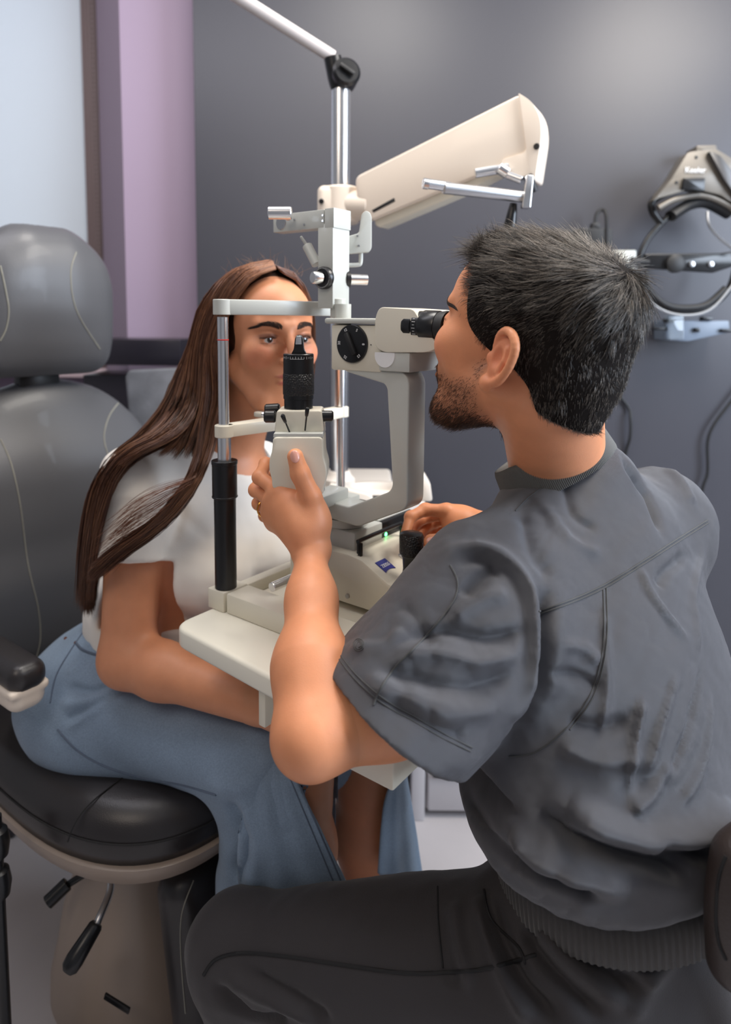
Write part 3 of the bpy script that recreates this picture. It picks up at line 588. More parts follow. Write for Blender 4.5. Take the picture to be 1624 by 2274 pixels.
def snets(d, L, res):
    s = d < 0; C8 = [(i, j, k) for i in (0, 1) for j in (0, 1) for k in (0, 1)]; n = d.shape
    sl_ = lambda c, arr: arr[c[0]:n[0]-1+c[0], c[1]:n[1]-1+c[1], c[2]:n[2]-1+c[2]]
    cnt = np.zeros([x-1 for x in n], np.int8)
    for c in C8: cnt += sl_(c, s)
    act = (cnt > 0) & (cnt < 8); idx = np.full(act.shape, -1, np.int64); ii = np.argwhere(act); idx[act] = np.arange(len(ii))
    acc = np.zeros((len(ii), 3)); num = np.zeros(len(ii))
    val = {c: d[ii[:, 0]+c[0], ii[:, 1]+c[1], ii[:, 2]+c[2]].astype(float) for c in C8}
    for a in C8:
        for ax in range(3):
            if a[ax]: continue
            b = list(a); b[ax] = 1; b = tuple(b); va, vb = val[a], val[b]; m = (va < 0) != (vb < 0); t = np.where(m, va/np.where(m, va-vb, 1), 0)
            p = np.tile(np.array(a, float), (len(ii), 1)); p[:, ax] += t; acc[m] += p[m]; num[m] += 1
    v = L + (ii + acc/num[:, None])*res; faces = []
    for ax in range(3):
        u, w_ = (ax+1) % 3, (ax+2) % 3
        sa = [slice(None)]*3; sb = [slice(None)]*3; sa[ax] = slice(0, -1); sb[ax] = slice(1, None); A_ = s[tuple(sa)]; B_ = s[tuple(sb)]
        e = np.argwhere(A_ != B_); e = e[(e[:, u] > 0) & (e[:, w_] > 0) & (e[:, u] < n[u]-1) & (e[:, w_] < n[w_]-1)]
        def cell(du, dw): q = e.copy(); q[:, u] -= du; q[:, w_] -= dw; return idx[q[:, 0], q[:, 1], q[:, 2]]
        f = np.stack([cell(1, 1), cell(0, 1), cell(0, 0), cell(1, 0)], 1); ins = A_[e[:, 0], e[:, 1], e[:, 2]]; f[~ins] = f[~ins][:, ::-1]; faces.append(f)
    f = np.concatenate(faces); return v, f[(f >= 0).all(1)]
def relax(v, f, it=2, lam=.5):
    e = np.concatenate([f[:, [0, 1]], f[:, [1, 2]], f[:, [2, 3]], f[:, [3, 0]]]); 
    for _ in range(it):
        acc = np.zeros_like(v); num = np.zeros(len(v))
        for k in range(3): acc[:, k] = np.bincount(e[:, 0], v[e[:, 1], k], len(v)) + np.bincount(e[:, 1], v[e[:, 0], k], len(v))
        num = np.bincount(e[:, 0], minlength=len(v))+np.bincount(e[:, 1], minlength=len(v)); v = v*(1-lam)+lam*acc/np.maximum(num, 1)[:, None]
    return v
def normals(v, f):
    n = np.cross(v[f[:, 2]]-v[f[:, 0]], v[f[:, 3]]-v[f[:, 1]]); out = np.zeros_like(v)
    for c in range(4):
        for k in range(3): out[:, k] += np.bincount(f[:, c], n[:, k], len(v))
    return out/np.maximum(np.linalg.norm(out, axis=1), 1e-12)[:, None]
def npmesh(name, v, f, m, parent=None, col=None):
    me = bpy.data.meshes.new(name); me.vertices.add(len(v)); me.vertices.foreach_set('co', np.ascontiguousarray(v, np.float32).ravel())
    k = f.shape[1]; me.loops.add(f.size); me.loops.foreach_set('vertex_index', np.ascontiguousarray(f, np.int32).ravel()); me.polygons.add(len(f)); me.polygons.foreach_set('loop_start', np.arange(0, f.size, k, dtype=np.int32))
    me.update(calc_edges=True); me.validate()
    if col is not None:
        a = me.attributes.new('tint', 'FLOAT_COLOR', 'POINT'); c4 = np.ones((len(v), 4), np.float32); c4[:, :3] = col; a.data.foreach_set('color', c4.ravel())
    return link(name, me, m, parent)
def seg_dist(v, P):
    "distance of vertices v to the polyline P and parameter 0..1 along it"
    best = np.full(len(v), 9.); tt = np.zeros(len(v)); P = [npv(p) for p in P]; N = len(P)-1
    for i in range(N):
        a, b = P[i], P[i+1]; ab = b-a; t = np.clip(((v-a)@ab)/max(ab@ab, 1e-12), 0, 1); d = np.linalg.norm(v-a-t[:, None]*ab, axis=1); m = d < best; best[m] = d[m]; tt[m] = (i+t[m])/N
    return best, tt
def bvh(v, f): return BVHTree.FromPolygons([tuple(p) for p in v], [tuple(q) for q in f.tolist()])
def hit(tree, px, py, fb=None):
    h = tree.ray_cast(CAM, ray(px, py)); return h[0] if h[0] is not None else None
def hits(tree, pts, k=5):
    P = smooth_path([(x, y, 0) for x, y in pts], k); out = [hit(tree, p.x, p.y) for p in P]; out = [p for p in out if p is not None]
    keep = out[:1]
    for p in out[1:]:
        if (p-keep[-1]).length < .06: keep.append(p)
    return keep
def creases(v, f, tree, items):
    "items: (pixel polyline, height, width): real folds raised or sunk in the cloth along those lines"
    n = normals(v, f); off = np.zeros(len(v))
    for pts, h, w_ in items:
        P = hits(tree, pts, 3)
        if len(P) < 2: continue
        d, t = seg_dist(v, P); off += h*np.exp(-(d/w_)**2)*np.clip(np.minimum(t, 1-t)*5+.15, 0, 1)
    return v+n*off[:, None]
def wob(v, sc, seed, octs=3):
    "smooth pseudo-noise in -1..1 from rotated sines"
    r_ = np.random.default_rng(seed); out = np.zeros(len(v)); amp = 1; tot = 0
    for o in range(octs):
        for _ in range(3):
            k = r_.normal(size=3); k /= np.linalg.norm(k); out += amp*np.sin(v@k*sc*2*pi+r_.uniform(0, 6.28)+1.3*np.sin(v@np.roll(k, 1)*sc*3.1)); tot += amp
        amp *= .55; sc *= 1.9
    return out/tot*1.6
def strand_mesh(paths, rad, sides=3):
    "paths (N,K,3), rad (K,) or (N,K): thin closed hairs"
    N, K, _ = paths.shape; t = np.gradient(paths, axis=1); t /= np.linalg.norm(t, axis=2, keepdims=True)+1e-12
    up = np.array([.31, .52, .79]); x = np.cross(t, up); x /= np.linalg.norm(x, axis=2, keepdims=True)+1e-9; y = np.cross(t, x)
    R = np.broadcast_to(rad, (N, K))[:, :, None, None]; an = 2*pi*np.arange(sides)/sides
    v = paths[:, :, None, :]+R*(x[:, :, None, :]*np.cos(an)[None, None, :, None]+y[:, :, None, :]*np.sin(an)[None, None, :, None])
    base = (np.arange(N)*K*sides)[:, None, None]; k = np.arange(K-1)[None, :, None]*sides; j = np.arange(sides)[None, None, :]; j2 = (np.arange(sides)+1)[None, None, :] % sides
    f = np.stack([base+k+j, base+k+j2, base+k+sides+j2, base+k+sides+j], -1).reshape(-1, 4)
    return v.reshape(-1, 3), f
def sample(v, f, N, seed=1):
    r_ = np.random.default_rng(seed); a = np.linalg.norm(np.cross(v[f[:, 2]]-v[f[:, 0]], v[f[:, 3]]-v[f[:, 1]]), axis=1); fi = r_.choice(len(f), N, p=a/a.sum()); u, w_ = r_.random((2, N, 1)); q = v[f[fi]]
    p = (q[:, 0]*(1-u)+q[:, 1]*u)*(1-w_)+(q[:, 3]*(1-u)+q[:, 2]*u)*w_; return p, normals(v, f)[f[fi, 0]]
def seam(name, tree, pts, m, parent, r=.0011, lift=.0004, k=8):
    P = hits(tree, pts, k)
    if len(P) < 3: return
    c = [p - ray(CX, CY)*lift for p in P]; b = BM(); tube(b, c, r, 6, 0); return ob(name, b, m, parent, 60)
class Head:
    "local frame of a head: x to the person's left, y forward, z up"
    def __init__(s, c, face, pitch=0, roll=0, sc=1.):
        f = V((face[0], face[1], 0)).normalized(); l = Z.cross(f); M3 = Matrix((l, f, Z)).transposed(); s.M = M3 @ Matrix.Rotation(radians(pitch), 3, 'X') @ Matrix.Rotation(radians(roll), 3, 'Y'); s.c = V(c); s.sc = sc
    def p(s, x, y, z): return s.c + s.M @ (V((x, y, z))*s.sc)
    def inv(s, P): return (P-npv(s.c)) @ np.array([list(q) for q in s.M])/s.sc
def skull(S, H, male):
    k = H.sc; e = lambda c, r, kk=.01, sub=False, M=None: S.ell(H.p(*c), [q*k for q in r], H.M if M is None else H.M @ M, kk, sub); c_ = lambda a, b, ra, rb, kk=.008, sub=False: S.cone(H.p(*a), H.p(*b), ra*k, rb*k, kk, sub)
    e((0, -.012, .035), (.077, .099, .076 if male else .088)); e((0, .045, .035), (.062, .050, .058), .02)
    e((0, .040, -.040), (.060, .055, .075), .02); c_((.055, -.005, -.050), (.028, .062, -.100), .020, .020, .02); c_((-.055, -.005, -.050), (-.028, .062, -.100), .020, .020, .02)
    c_((.028, .062, -.100), (-.028, .062, -.100), .020, .020, .02); e((0, .079, -.100), (.022, .018, .017) if male else (.017, .016, .016), .014)
    e((.040, .066, -.022), (.026, .026, .026), .02); e((-.040, .066, -.022), (.026, .026, .026), .02); e((0, .078, -.060), (.033, .022, .026), .018)
    for s_ in (-1, 1):
        c_((s_*.010, .094, .022), (s_*.044, .078, .026), .008, .007, .012)
        e((s_*.033, .100, .001), (.019, .014, .011), .010, True)
        S.ell(H.p(s_*.032, .0795, .001), [.0138*k]*3, None, .004)                          # lids over the eyeball
        e((s_*.032, .0955, -.0005), (.0130, .009, .0046), .0015, True)                      # the opening between the lids
    c_((0, .093, .018), (0, .115, -.024), .0065, .0085, .010); e((0, .1165, -.030), (.0095, .0095, .0085), .006)
    for s_ in (-1, 1): e((s_*.0115, .106, -.034), (.0075, .010, .0068), .005)
    e((.0065, .109, -.0405), (.0035, .005, .003), .002, True); e((-.0065, .109, -.0405), (.0035, .005, .003), .002, True)
    e((0, .0975, -.0600), (.0225, .0085, .0050), .005); e((0, .0975, -.0695), (.0205, .0088, .0062), .005); e((0, .108, -.0648), (.024, .006, .0009), .002, True)
    e((0, .099, -.046), (.004, .006, .009), .004, True)
def ear(S, H, s_, y0=-.008, z0=-.012, tilt=12, sc=1.):
    k = H.sc*sc; R = Matrix.Rotation(radians(tilt), 3, 'X')
    def q(y, z, x=.0): v = R @ V((0, y*sc, z*sc)); return H.p(s_*(.0755+x*sc-v.y*.35), y0+v.y, z0+v.z)
    S.ell(q(-.004, .0, .004), [.006*k, .016*k, .028*k], H.M @ Matrix.Rotation(radians(s_*20), 3, 'Z') @ R, .004)
    pts = [q(.010, .006, .003), (q(.010, .020, .006)), q(.003, .030, .009), q(-.009, .031, .012), q(-.019, .022, .014), q(-.021, .006, .014), q(-.016, -.010, .011), q(-.007, -.022, .008), q(.003, -.028, .005)]
    P_ = smooth_path(pts, 3); S.chain(P_, [k*float(np.interp(i/(len(P_)-1)*8, range(9), (.003, .0036, .004, .0042, .0042, .0040, .0038, .0042, .0055))) for i in range(len(P_))], .002)
    S.ell(q(.004, -.029, .005), [.006*k, .008*k, .009*k], None, .005)
    S.chain([q(-.008, .016, .0085), q(-.011, .004, .0095), q(-.008, -.010, .0085)], [.0028*k, .0032*k, .003*k], .003)
    S.ell(q(.002, .002, .013), [.008*k, .0075*k, .012*k], H.M @ R, .003, True)
    S.ell(q(.010, -.004, .004), [.005*k, .004*k, .007*k], None, .004)
def finger(S, pts, r, k=.004):
    n = len(pts); rs = [r*(1-.10*i) for i in range(n)]; S.chain(pts, rs, k)
    for i in range(1, n-1): S.ell(pts[i], [rs[i]*1.06]*3, None, .004)
def eyeball(H, s_, gaze, parent, iris=(.10, .05, .025)):
    c = H.p(s_*.032, .0795, .001); r = .0120*H.sc; g = V(gaze).normalized(); b = BM(); bmesh.ops.create_uvsphere(b, u_segments=32, v_segments=24, radius=r)
    b.transform(g.to_track_quat('Z', 'Y').to_matrix().to_4x4()); b.transform(Matrix.Translation(c)); b.normal_update(); me = bpy.data.meshes.new('eye'); b.to_mesh(me); b.free()
    a = me.attributes.new('tint', 'FLOAT_COLOR', 'POINT')
    for i, v_ in enumerate(me.vertices):
        d = (v_.co-c).normalized().dot(g); a.data[i].color = (.004, .004, .004, 1) if d > .965 else ((*iris, 1) if d > .87 else (.62, .56, .53, 1))
    return link('eye', me, m_eye, parent)
m_skin = mat('skin', (.6, .3, .2), .47, bump=.12, bscale=700, attr='tint', sss=.12, spec=.4, noise=.04, nscale=60)
m_eye = mat('eye_surface', (1, 1, 1), .08, attr='tint', coat=1.)
# ================================================================ exam chair
ec = empty('exam_chair', W(290, 1700, 1.2)-Z*W(290, 1700, 1.2).z, 'black leather exam chair with headrest and beige pedestal that the woman sits on', 'chair')
MC = Matrix((A, B, Z)).transposed()
MBk = Matrix((B, -A, Z)).transposed()
m_seam = mat('dark_seam_thread', srgb(26, 25, 26), .7)  # plain dark thread colour for seams and piping
m_shell = mat('beige_shell', srgb(165, 148, 134), .4, coat=.1)
def soft(S, name, res, m, parent, col=None, it=2):
    v, f = S.mesh(res); v = relax(v, f, it); return npmesh(name, v, f, m, parent, col), v, f
hc = W(92, 682, 1.42)
S = Sdf(); S.box(hc-Z*.035, (.138, .042, .105), MBk, .041, .03); S.box(hc+Z*.06, (.068, .036, .086), MBk, .035, .12); S.box(hc+Z*.005, (.122, .036, .10), MBk, .035, .08)
o, v, f = soft(S, 'headrest', .006, m_leather, ec); tr = bvh(v, f)
seam('seam', tr, [(170, 560), (158, 600), (162, 660), (180, 710), (222, 775)], m_thread, o, .0016); seam('seam', tr, [(1, 590), (12, 640), (20, 690), (14, 730), (1, 757)], m_thread, o, .0016)
b = BM(); rbox(b, hc-Z*.16-A*.03, (.09, .03, .10), MBk, .008); ob('headrest_stem', b, m_black, ec)
zt_ = W(60, 840, 1.45).z; bc = W(95, 900, 1.45); bc.z = 0
S = Sdf(); S.ell(bc+Z*(zt_-.20), (.245, .062, .20), MBk, .02); S.box(bc+Z*.76, (.235, .055, .22), MBk, .054, .10); S.box(bc+Z*.62-A*.0, (.21, .05, .14), MBk, .05, .08)
o, v, f = soft(S, 'backrest', .008, m_leather, ec, it=3); tr = bvh(v, f)
seam('seam', tr, [(272, 885), (245, 920), (232, 960), (234, 990), (246, 1025)], m_thread, o, .0016); seam('seam', tr, [(1, 975), (25, 1030), (45, 1120), (62, 1250), (85, 1350), (90, 1420), (78, 1470)], m_thread, o, .0014)
b = BM(); rbox(b, bc+Z*.80-A*.075, (.34, .03, .5), MBk, .014, 3); ob('back_shell', b, m_shell, ec)
# seat: superellipse rings
def loft(c, a_, b_, prof, n=72, ex=2.6, M3=MC):
    b = BM(); rings = []
    for sc_, z in prof:
        R_ = []
        for i in range(n):
            t = 2*pi*i/n; x = (abs(cos(t))**(2/ex))*(1 if cos(t) > 0 else -1)*a_*sc_; y = (abs(sin(t))**(2/ex))*(1 if sin(t) > 0 else -1)*b_*sc_
            R_.append(b.verts.new(V(c)+M3 @ V((x, y, z))))
        rings.append(R_)
    for p, q in zip(rings, rings[1:]):
        for i in range(n): b.faces.new((p[i], p[(i+1) % n], q[(i+1) % n], q[i]))
    b.faces.new(rings[0][::-1]); b.faces.new(rings[-1]); return b, rings
sc0 = V((-.455, 1.225, 0)); SA, SB = .32, .225
b, rg = loft(sc0+Z*.44, SA, SB, [(.90, 0), (.985, .004), (1.0, .02), (.998, .040), (.985, .055), (.94, .074), (.85, .086), (.7, .094), (.4, .099), (.1, .10)])
seat = ob('seat', b, m_leather2, ec, 80)
def ringtube(sc_, z, r, m, name, parent, t0=0, t1=2*pi):
    pts = []
    for t in np.linspace(t0, t1, 90): pts.append(sc0+MC @ V(((abs(cos(t))**(2/2.6))*math.copysign(1, cos(t))*SA*sc_, (abs(sin(t))**(2/2.6))*math.copysign(1, sin(t))*SB*sc_, z)))
    b = BM(); tube(b, pts, r, 6, 0); return ob(name, b, m, parent)
ringtube(1.001, .482, .0014, m_seam, 'seam', seat)
b = BM(); tube(b, [sc0+MC @ V((.18, -SB*y, .44+z)) for y, z in ((.97, .044), (.93, .062), (.87, .0755), (.78, .0845), (.6, .092), (.3, .0965), (0, .099))], .0012, 6, 3); ob('seam', b, m_seam, seat)
b, rg = loft(sc0+Z*.375, SA, SB, [(.62, 0), (.80, .008), (.95, .03), (1.0, .055), (1.01, .066), (.99, .069)]); ob('seat_shell', b, m_shell, ec, 60)
pcx = W(296, 1980, 1.2); pcx.z = 0
b, rg = loft(pcx, .118, .12, [(1.22, 0), (1.2, .05), (1.1, .10), (1.0, .17), (.9, .21), (.78, .26), (.72, .30), (.72, .39)], ex=2.3); ob('pedestal', b, m_shell, ec, 50)
b = BM(); rbox(b, W(260, 2228, 1.02), (.05, .004, .012), frame((1, -.3, -.28)), .001); ob('rating_plate', b, m_black, ec)
b = BM(); tube(b, [W(238, 1925, 1.08), W(246, 1950, 1.05), W(243, 1985, 1.03), W(222, 2035, 1.0), W(212, 2060, .99)], .006, 12); lv = ob('lever', b, m_steel, ec)
b = BM(); lathe(b, [(0, .009), (.004, .0115), (.05, .0145), (.062, .0135), (.068, .008)], W(216, 2050, .99), W(168, 2128, .96)-W(216, 2050, .99), 24); ob('lever_grip', b, m_black, lv)
b = BM(); tube(b, [W(230, 1915, 1.15), W(190, 1940, 1.12), W(150, 1965, 1.11)], .006, 12); cyl(b, W(150, 1962, 1.11), W(105, 2005, 1.09), .012); lv = ob('lever', b, m_black, ec)
# leg rest pad
S = Sdf(); lc = W(500, 2120, 1.06); ML = frame(B, (A+Z*.18)); ML = Matrix((B, (A+Z*.16).normalized(), B.cross((A+Z*.16).normalized()))).transposed()
S.box(lc, (.105, .042, .20), ML, .04, .01); o, v, f = soft(S, 'leg_rest', .006, m_leather2, ec); tr = bvh(v, f)
seam('seam', tr, [(430, 1955), (404, 2030), (402, 2120), (412, 2250)], m_thread, o, .001)
b = BM(); rbox(b, lc+A*.10-Z*.26, (.26, .17, .02), Matrix((B, A, Z)).transposed(), .006); ob('footplate', b, m_black, ec)
b = BM(); rbox(b, lc+A*.0-Z*.16, (.05, .03, .22), MC, .006); ob('footplate_bracket', b, m_steel, ec)
# armrest
ap = W(70, 1508, 1.0)
S = Sdf(); S.box(ap-A*.15, (.152, .030, .024), MC, .021, .01); arp, v, f = soft(S, 'armrest_pad', .004, m_leather2, ec); 
S = Sdf(); S.box(ap-A*.152-Z*.034, (.148, .030, .022), MC, .02, .01); S.box(ap-A*.152-Z*.020, (.150, .032, .008), MC, .006, .004); o, v, f = soft(S, 'armrest_shell', .004, m_cream2, ec)
b = BM(); tube(b, [ap-A*.16-Z*.045, ap-A*.20-Z*.10, bc-A*.03-B*.24+Z*.50], .012, 12); ob('armrest_bracket', b, m_steel, ec)
# black stand at the left edge
st = empty('black_stand', W(2, 2000, .95)-Z*W(2, 2000, .95).z, 'black metal stand pole with two round knobs at the lower left edge', 'stand')
pb = W(-2, 2000, .95)
b = BM(); cyl(b, (pb.x, pb.y, .0), (pb.x, pb.y, .52), .009); ob('pole', b, m_black, st)
b = BM(); cyl(b, (pb.x, pb.y, 0), (pb.x, pb.y, .02), .09); ob('foot', b, m_black, st)
for yy in (1872, 1960):
    q = W(-2, yy, .95); b = BM(); lathe(b, [(-.026, .008), (-.02, .016), (0, .019), (.02, .016), (.026, .008)], (pb.x, pb.y, q.z), Z, 28); ob('knob', b, m_black, st)
# ================================================================ the woman
wm = empty('person', W(380, 1560, 1.15)-Z*W(380, 1560, 1.15).z, 'seated woman with long brown hair in a white tee and denim skirt', 'person')
WH = Head(W(590, 752, 1.165), (.52, -.854), pitch=0, sc=.97)
sh_r, sh_l = W(300, 1062, 1.13), W(575, 1045, 1.36)
nb0, nb1 = WH.p(0, -.025, -.06), W(500, 1010, 1.25)
el_r, wr_r = W(284, 1462, 1.05), W(575, 1565, .958)
el_l, wr_l = W(520, 1420, 1.36), W(600, 1545, 1.16)
pel = W(285, 1545, 1.2); waist = W(345, 1390, 1.22); chest = (sh_r+sh_l)/2-Z*.10+A*.02
hip_r, kn_r = W(255, 1590, 1.12), W(655, 1685, .985); hip_l, kn_l = W(375, 1545, 1.33), W(820, 1665, 1.13)
an_r = kn_r+V((.02, .02, -.42)); an_l = kn_l+V((.012, .01, -.42))
S = Sdf(); skull(S, WH, False); ear(S, WH, 1); ear(S, WH, -1)
for s_ in (1,): pass
S.cone(nb0, nb1, .052, .056, .02)
headS = S.ops[:]
v1, f1 = S.mesh(.0014, lo=WH.p(0, 0, 0)-V((.13, .13, .14)), hi=WH.p(0, 0, 0)+V((.13, .13, .16)))
S = Sdf(); S.ops = headS
S.cone(nb1+Z*.01, nb1-Z*.03, .058, .085, .04); S.cone(sh_r, sh_l, .045, .045, .05); S.cone(sh_r-Z*.02, el_r, .046, .043, .03); S.cone(el_r, wr_r, .045, .029, .02); S.ell(el_r+(wr_r-el_r)*.28, (.043,)*3, None, .02)
S.cone(sh_l-Z*.02, el_l, .044, .038, .03); S.cone(el_l, wr_l, .038, .026, .02)
S.ell(chest, (.11, .14, .16), MC, .05); S.cone(chest, waist, .10, .10, .05); S.cone(waist, pel, .11, .12, .05)
S.cone(hip_r, kn_r, .075, .056, .04); S.cone(hip_l, kn_l, .075, .056, .04)
for kn, an in ((kn_r, an_r), (kn_l, an_l)):
    S.cone(kn, kn-Z*.06, .056, .050, .02); S.cone(kn-Z*.05, kn+(an-kn)*.38-A*.008, .053, .060, .03); S.cone(kn+(an-kn)*.38-A*.008, an, .058, .036, .03)
    S.cone(an, an-Z*.03+A*.02, .034, .033, .02); S.cone(an-Z*.035+A*.01, an-Z*.045+A*.13, .032, .022, .02)
v2, f2 = S.mesh(.0045, hi=V((2, 3, WH.c.z-.125)), lo=V((-2, 0, 0)))
# hands
def hand(S, wr, palm, mcps, pips, dips, tips, thumb, r, side):
    S.cone(wr, palm, .026 if r > .0085 else .0235, .024, .012)
    for i, m in enumerate(mcps): S.cone(wr*.45+palm*.55, m, .0175, .0125, .014); finger(S, [m, pips[i], dips[i], tips[i]], r*(1, 1.02, .97, .86)[i])
    S.cone(palm, thumb[0], .019, .0165, .012); S.chain(thumb, [r*1.5, r*1.25, r*1.15, r*1.0], .006)
fd = (wr_r-el_r).normalized(); hd = (fd+A*.35-Z*.05).normalized(); sd = hd.cross(Z).normalized()
S = Sdf(); S.cone(el_r, wr_r, .045, .029, .02); pl = wr_r+hd*.05
mc = [wr_r+hd*.072+sd*(-.028+.019*i) for i in range(4)]
hand(S, wr_r, pl, mc, [m+hd*.030-Z*.018 for m in mc], [m+hd*.026-Z*.042 for m in mc], [m+hd*.010-Z*.055 for m in mc], [wr_r+hd*.03-sd*.025, wr_r+hd*.055-sd*.035-Z*.01, wr_r+hd*.07-sd*.03-Z*.025, wr_r+hd*.075-sd*.015-Z*.035], .0078, 1)
v3, f3 = S.mesh(.002, lo=wr_r-V((.02, .2, .15)), hi=wr_r+V((.25, .15, .15)))
fd = (wr_l-el_l).normalized(); hd = (fd-Z*.1).normalized(); sd = hd.cross(Z).normalized(); S = Sdf(); S.cone(el_l, wr_l, .038, .026, .02); pl = wr_l+hd*.05
mc = [wr_l+hd*.085+sd*(-.028+.019*i) for i in range(4)]
hand(S, wr_l, pl, mc, [m+hd*.036-Z*.012 for m in mc], [m+hd*.052-Z*.032 for m in mc], [m+hd*.058-Z*.05 for m in mc], [wr_l+hd*.03+sd*.025, wr_l+hd*.06+sd*.04, wr_l+hd*.08+sd*.042, wr_l+hd*.10+sd*.040], .0075, 1)
v4, f4 = S.mesh(.003, lo=wr_l-V((.02, .1, .1)), hi=wr_l+V((.25, .2, .1)))
def joinm(*vf):
    V_, F_, o_ = [], [], 0
    for v, f in vf: V_.append(v); F_.append(f+o_); o_ += len(v)
    return np.concatenate(V_), np.concatenate(F_)
v, f = joinm((relax(v1, f1, 2, .4), f1), (v2, f2), (v3, f3), (v4, f4))
def blob(q, c, r, col, tint, pw=1.):
    "mix a tint into col inside an ellipsoid given in head coordinates"
    d = np.sqrt((((q-np.array(c))/np.array(r))**2).sum(1)); m = np.clip((1.15-d)/.3, 0, 1)[:, None]**pw; col[:] = col*(1-m)+np.array(tint)*m
lin = lambda r_, g_, b_: np.array(srgb(r_, g_, b_))
col = np.tile(lin(208, 142, 106), (len(v), 1)); q = WH.inv(v)
front = q[:, 1] > .03
def fblob(c, r, tint, a_=1.):
    d = np.sqrt((((q-np.array(c))/np.array(r))**2).sum(1)); m = (np.clip((1.2-d)/.4, 0, 1)*front*a_)[:, None]; col[:] = col*(1-m)+np.array(tint)*m
for s_ in (-1, 1):
    fblob((s_*.045, .08, -.028), (.022, .03, .02), lin(220, 135, 105), .5); fblob((s_*.033, .088, .0065), (.017, .02, .0045), lin(150, 96, 78), .7)
    fblob((s_*.033, .092, .0035), (.0145, .02, .0016), lin(46, 28, 24), .9); fblob((s_*.033, .09, -.0050), (.013, .02, .0012), lin(120, 74, 62), .7)
fblob((0, .1, -.0595), (.022, .03, .0042), lin(176, 92, 84), .85); fblob((0, .1, -.0705), (.020, .03, .0052), lin(186, 98, 90), .85)
bw = npmesh('body', v, f, m_skin, wm, col)
for s_ in (-1, 1): eyeball(WH, s_, WH.M @ V((.12, 1, .0)), wm, (.05, .04, .03))
# eyebrows and lashes as fine hairs
headtree = bvh(v1, f1)
def onface(H, tree, x, z, lift=.0004):
    o_ = H.p(x, .30, z); d = (H.M @ V((0, -1, 0))).normalized(); h = tree.ray_cast(o_, d); return (h[0]-d*lift) if h[0] is not None else H.p(x, .09, z)
m_brow = mat('brow_hair', srgb(52, 34, 26), .6)
def brows(H, tree, parent, wd=.0058, N=420, hr=.00022, z0=.020):
    for s_ in (-1, 1):
        paths = []
        for i in range(N):
            t = rng.random(); x = s_*(.013+.040*t); zc_ = z0+.0065*sin(pi*min(1, t*1.15)*.75)-.004*max(0, t-.75)*4; hw = wd*(1-.72*t)*(.55+.45*min(1, t*6)); z_ = zc_+(rng.random()-.5)*2*hw
            L_ = .0065; dx = s_*(.55+.45*t); dz = .75*(1-t)-.35*t; pt = []
            for k in range(4): u = k/3*L_; p = onface(H, tree, x+dx*u, z_+dz*u, .0003+.0007*sin(pi*k/3)); pt.append(npv(p))
            paths.append(pt)
        v_, f_ = strand_mesh(np.array(paths), np.array([hr, hr, hr*.8, hr*.3])); npmesh('eyebrow', v_, f_, m_brow, parent)
brows(WH, headtree, wm)
for s_ in (-1, 1):
    paths = []
    for i in range(40):
        t = i/39; x = s_*(.021+.025*t); z_ = .0012+.0045*sin(pi*t)**.7; p = onface(WH, headtree, x, z_, -.0004); d = WH.M @ V((s_*(t-.35)*.7, 1, .35)); paths.append([npv(p+d*(u*.0075)+Z*(.0035*u*u)) for u in (0, .4, .75, 1)])
    v_, f_ = strand_mesh(np.array(paths), np.array([.00025, .0002, .00014, .00005])); npmesh('eyelashes', v_, f_, m_brow, wm)
# ---- white tee
m_tee = mat('white_cotton', srgb(238, 232, 224), .85, bump=.3, bscale=900, sheen=.1)
S = Sdf()
S.cone(nb1-Z*.010, nb1-Z*.035, .064, .085, .03); S.cone(sh_r+Z*.004, sh_l+Z*.004, .049, .049, .05); S.ell(chest+Z*.02, (.112, .155, .15), MC, .05)
S.cone(chest, waist, .112, .112, .05); S.ell(chest+A*.085-B*.075-Z*.045, (.062, .065, .065), MC, .04); S.ell(chest+A*.085+B*.075-Z*.045, (.062, .065, .065), MC, .04)
S.cone(waist+Z*.02, waist-Z*.03, .122, .125, .03)
dr_ = (el_r-sh_r).normalized(); S.cone(sh_r+Z*.002, sh_r+dr_*.185, .052, .068, .03); dl_ = (el_l-sh_l).normalized(); S.cone(sh_l, sh_l+dl_*.16, .052, .060, .03)
for q0, d0 in ((sh_r, dr_), (sh_l, dl_)):
    S.cone(q0+d0*.09, q0+d0*.30, .050, .054, .003, True)
S.box(sh_r+dr_*(.137+.06), (.075, .10, .06), Matrix((dr_.cross(V((0, 1, 0))).normalized(), dr_.cross(dr_.cross(V((0, 1, 0)))).normalized(), dr_)).transposed(), .004, .003, True)
S.cone(nb1+Z*.06, nb1+Z*.012, .062, .064, .004, True); S.ell(nb1+A*.045-Z*.0, (.052, .06, .036), MC, .006, True)
v, f = S.mesh(.0042); v = relax(v, f, 3); tr = bvh(v, f)
v = creases(v, f, tr, [([(385, 1090), (400, 1130), (390, 1180), (365, 1230), (350, 1270)], -.008, .010), ([(395, 1120), (425, 1165), (470, 1200)], -.004, .012), ([(352, 1300), (400, 1290), (470, 1240)], .005, .012), ([(345, 1340), (400, 1345), (460, 1320)], .004, .010),
    ([(300, 1000), (340, 1060), (350, 1110)], .003, .010), ([(240, 1180), (300, 1190), (350, 1165)], -.003, .009), ([(230, 1120), (280, 1100), (340, 1110)], .003, .010), ([(360, 1250), (420, 1330), (450, 1380)], -.004, .012)])
n_ = normals(v, f); v = v+n_*(wob(v, 9, 3)*.0016)[:, None]
tee = npmesh('t_shirt', v, f, m_tee, wm); tr = bvh(v, f)
seam('neckline', tr, [(462, 985), (500, 1008), (550, 1022), (590, 1010), (612, 975)], m_tee, tee, .0016)
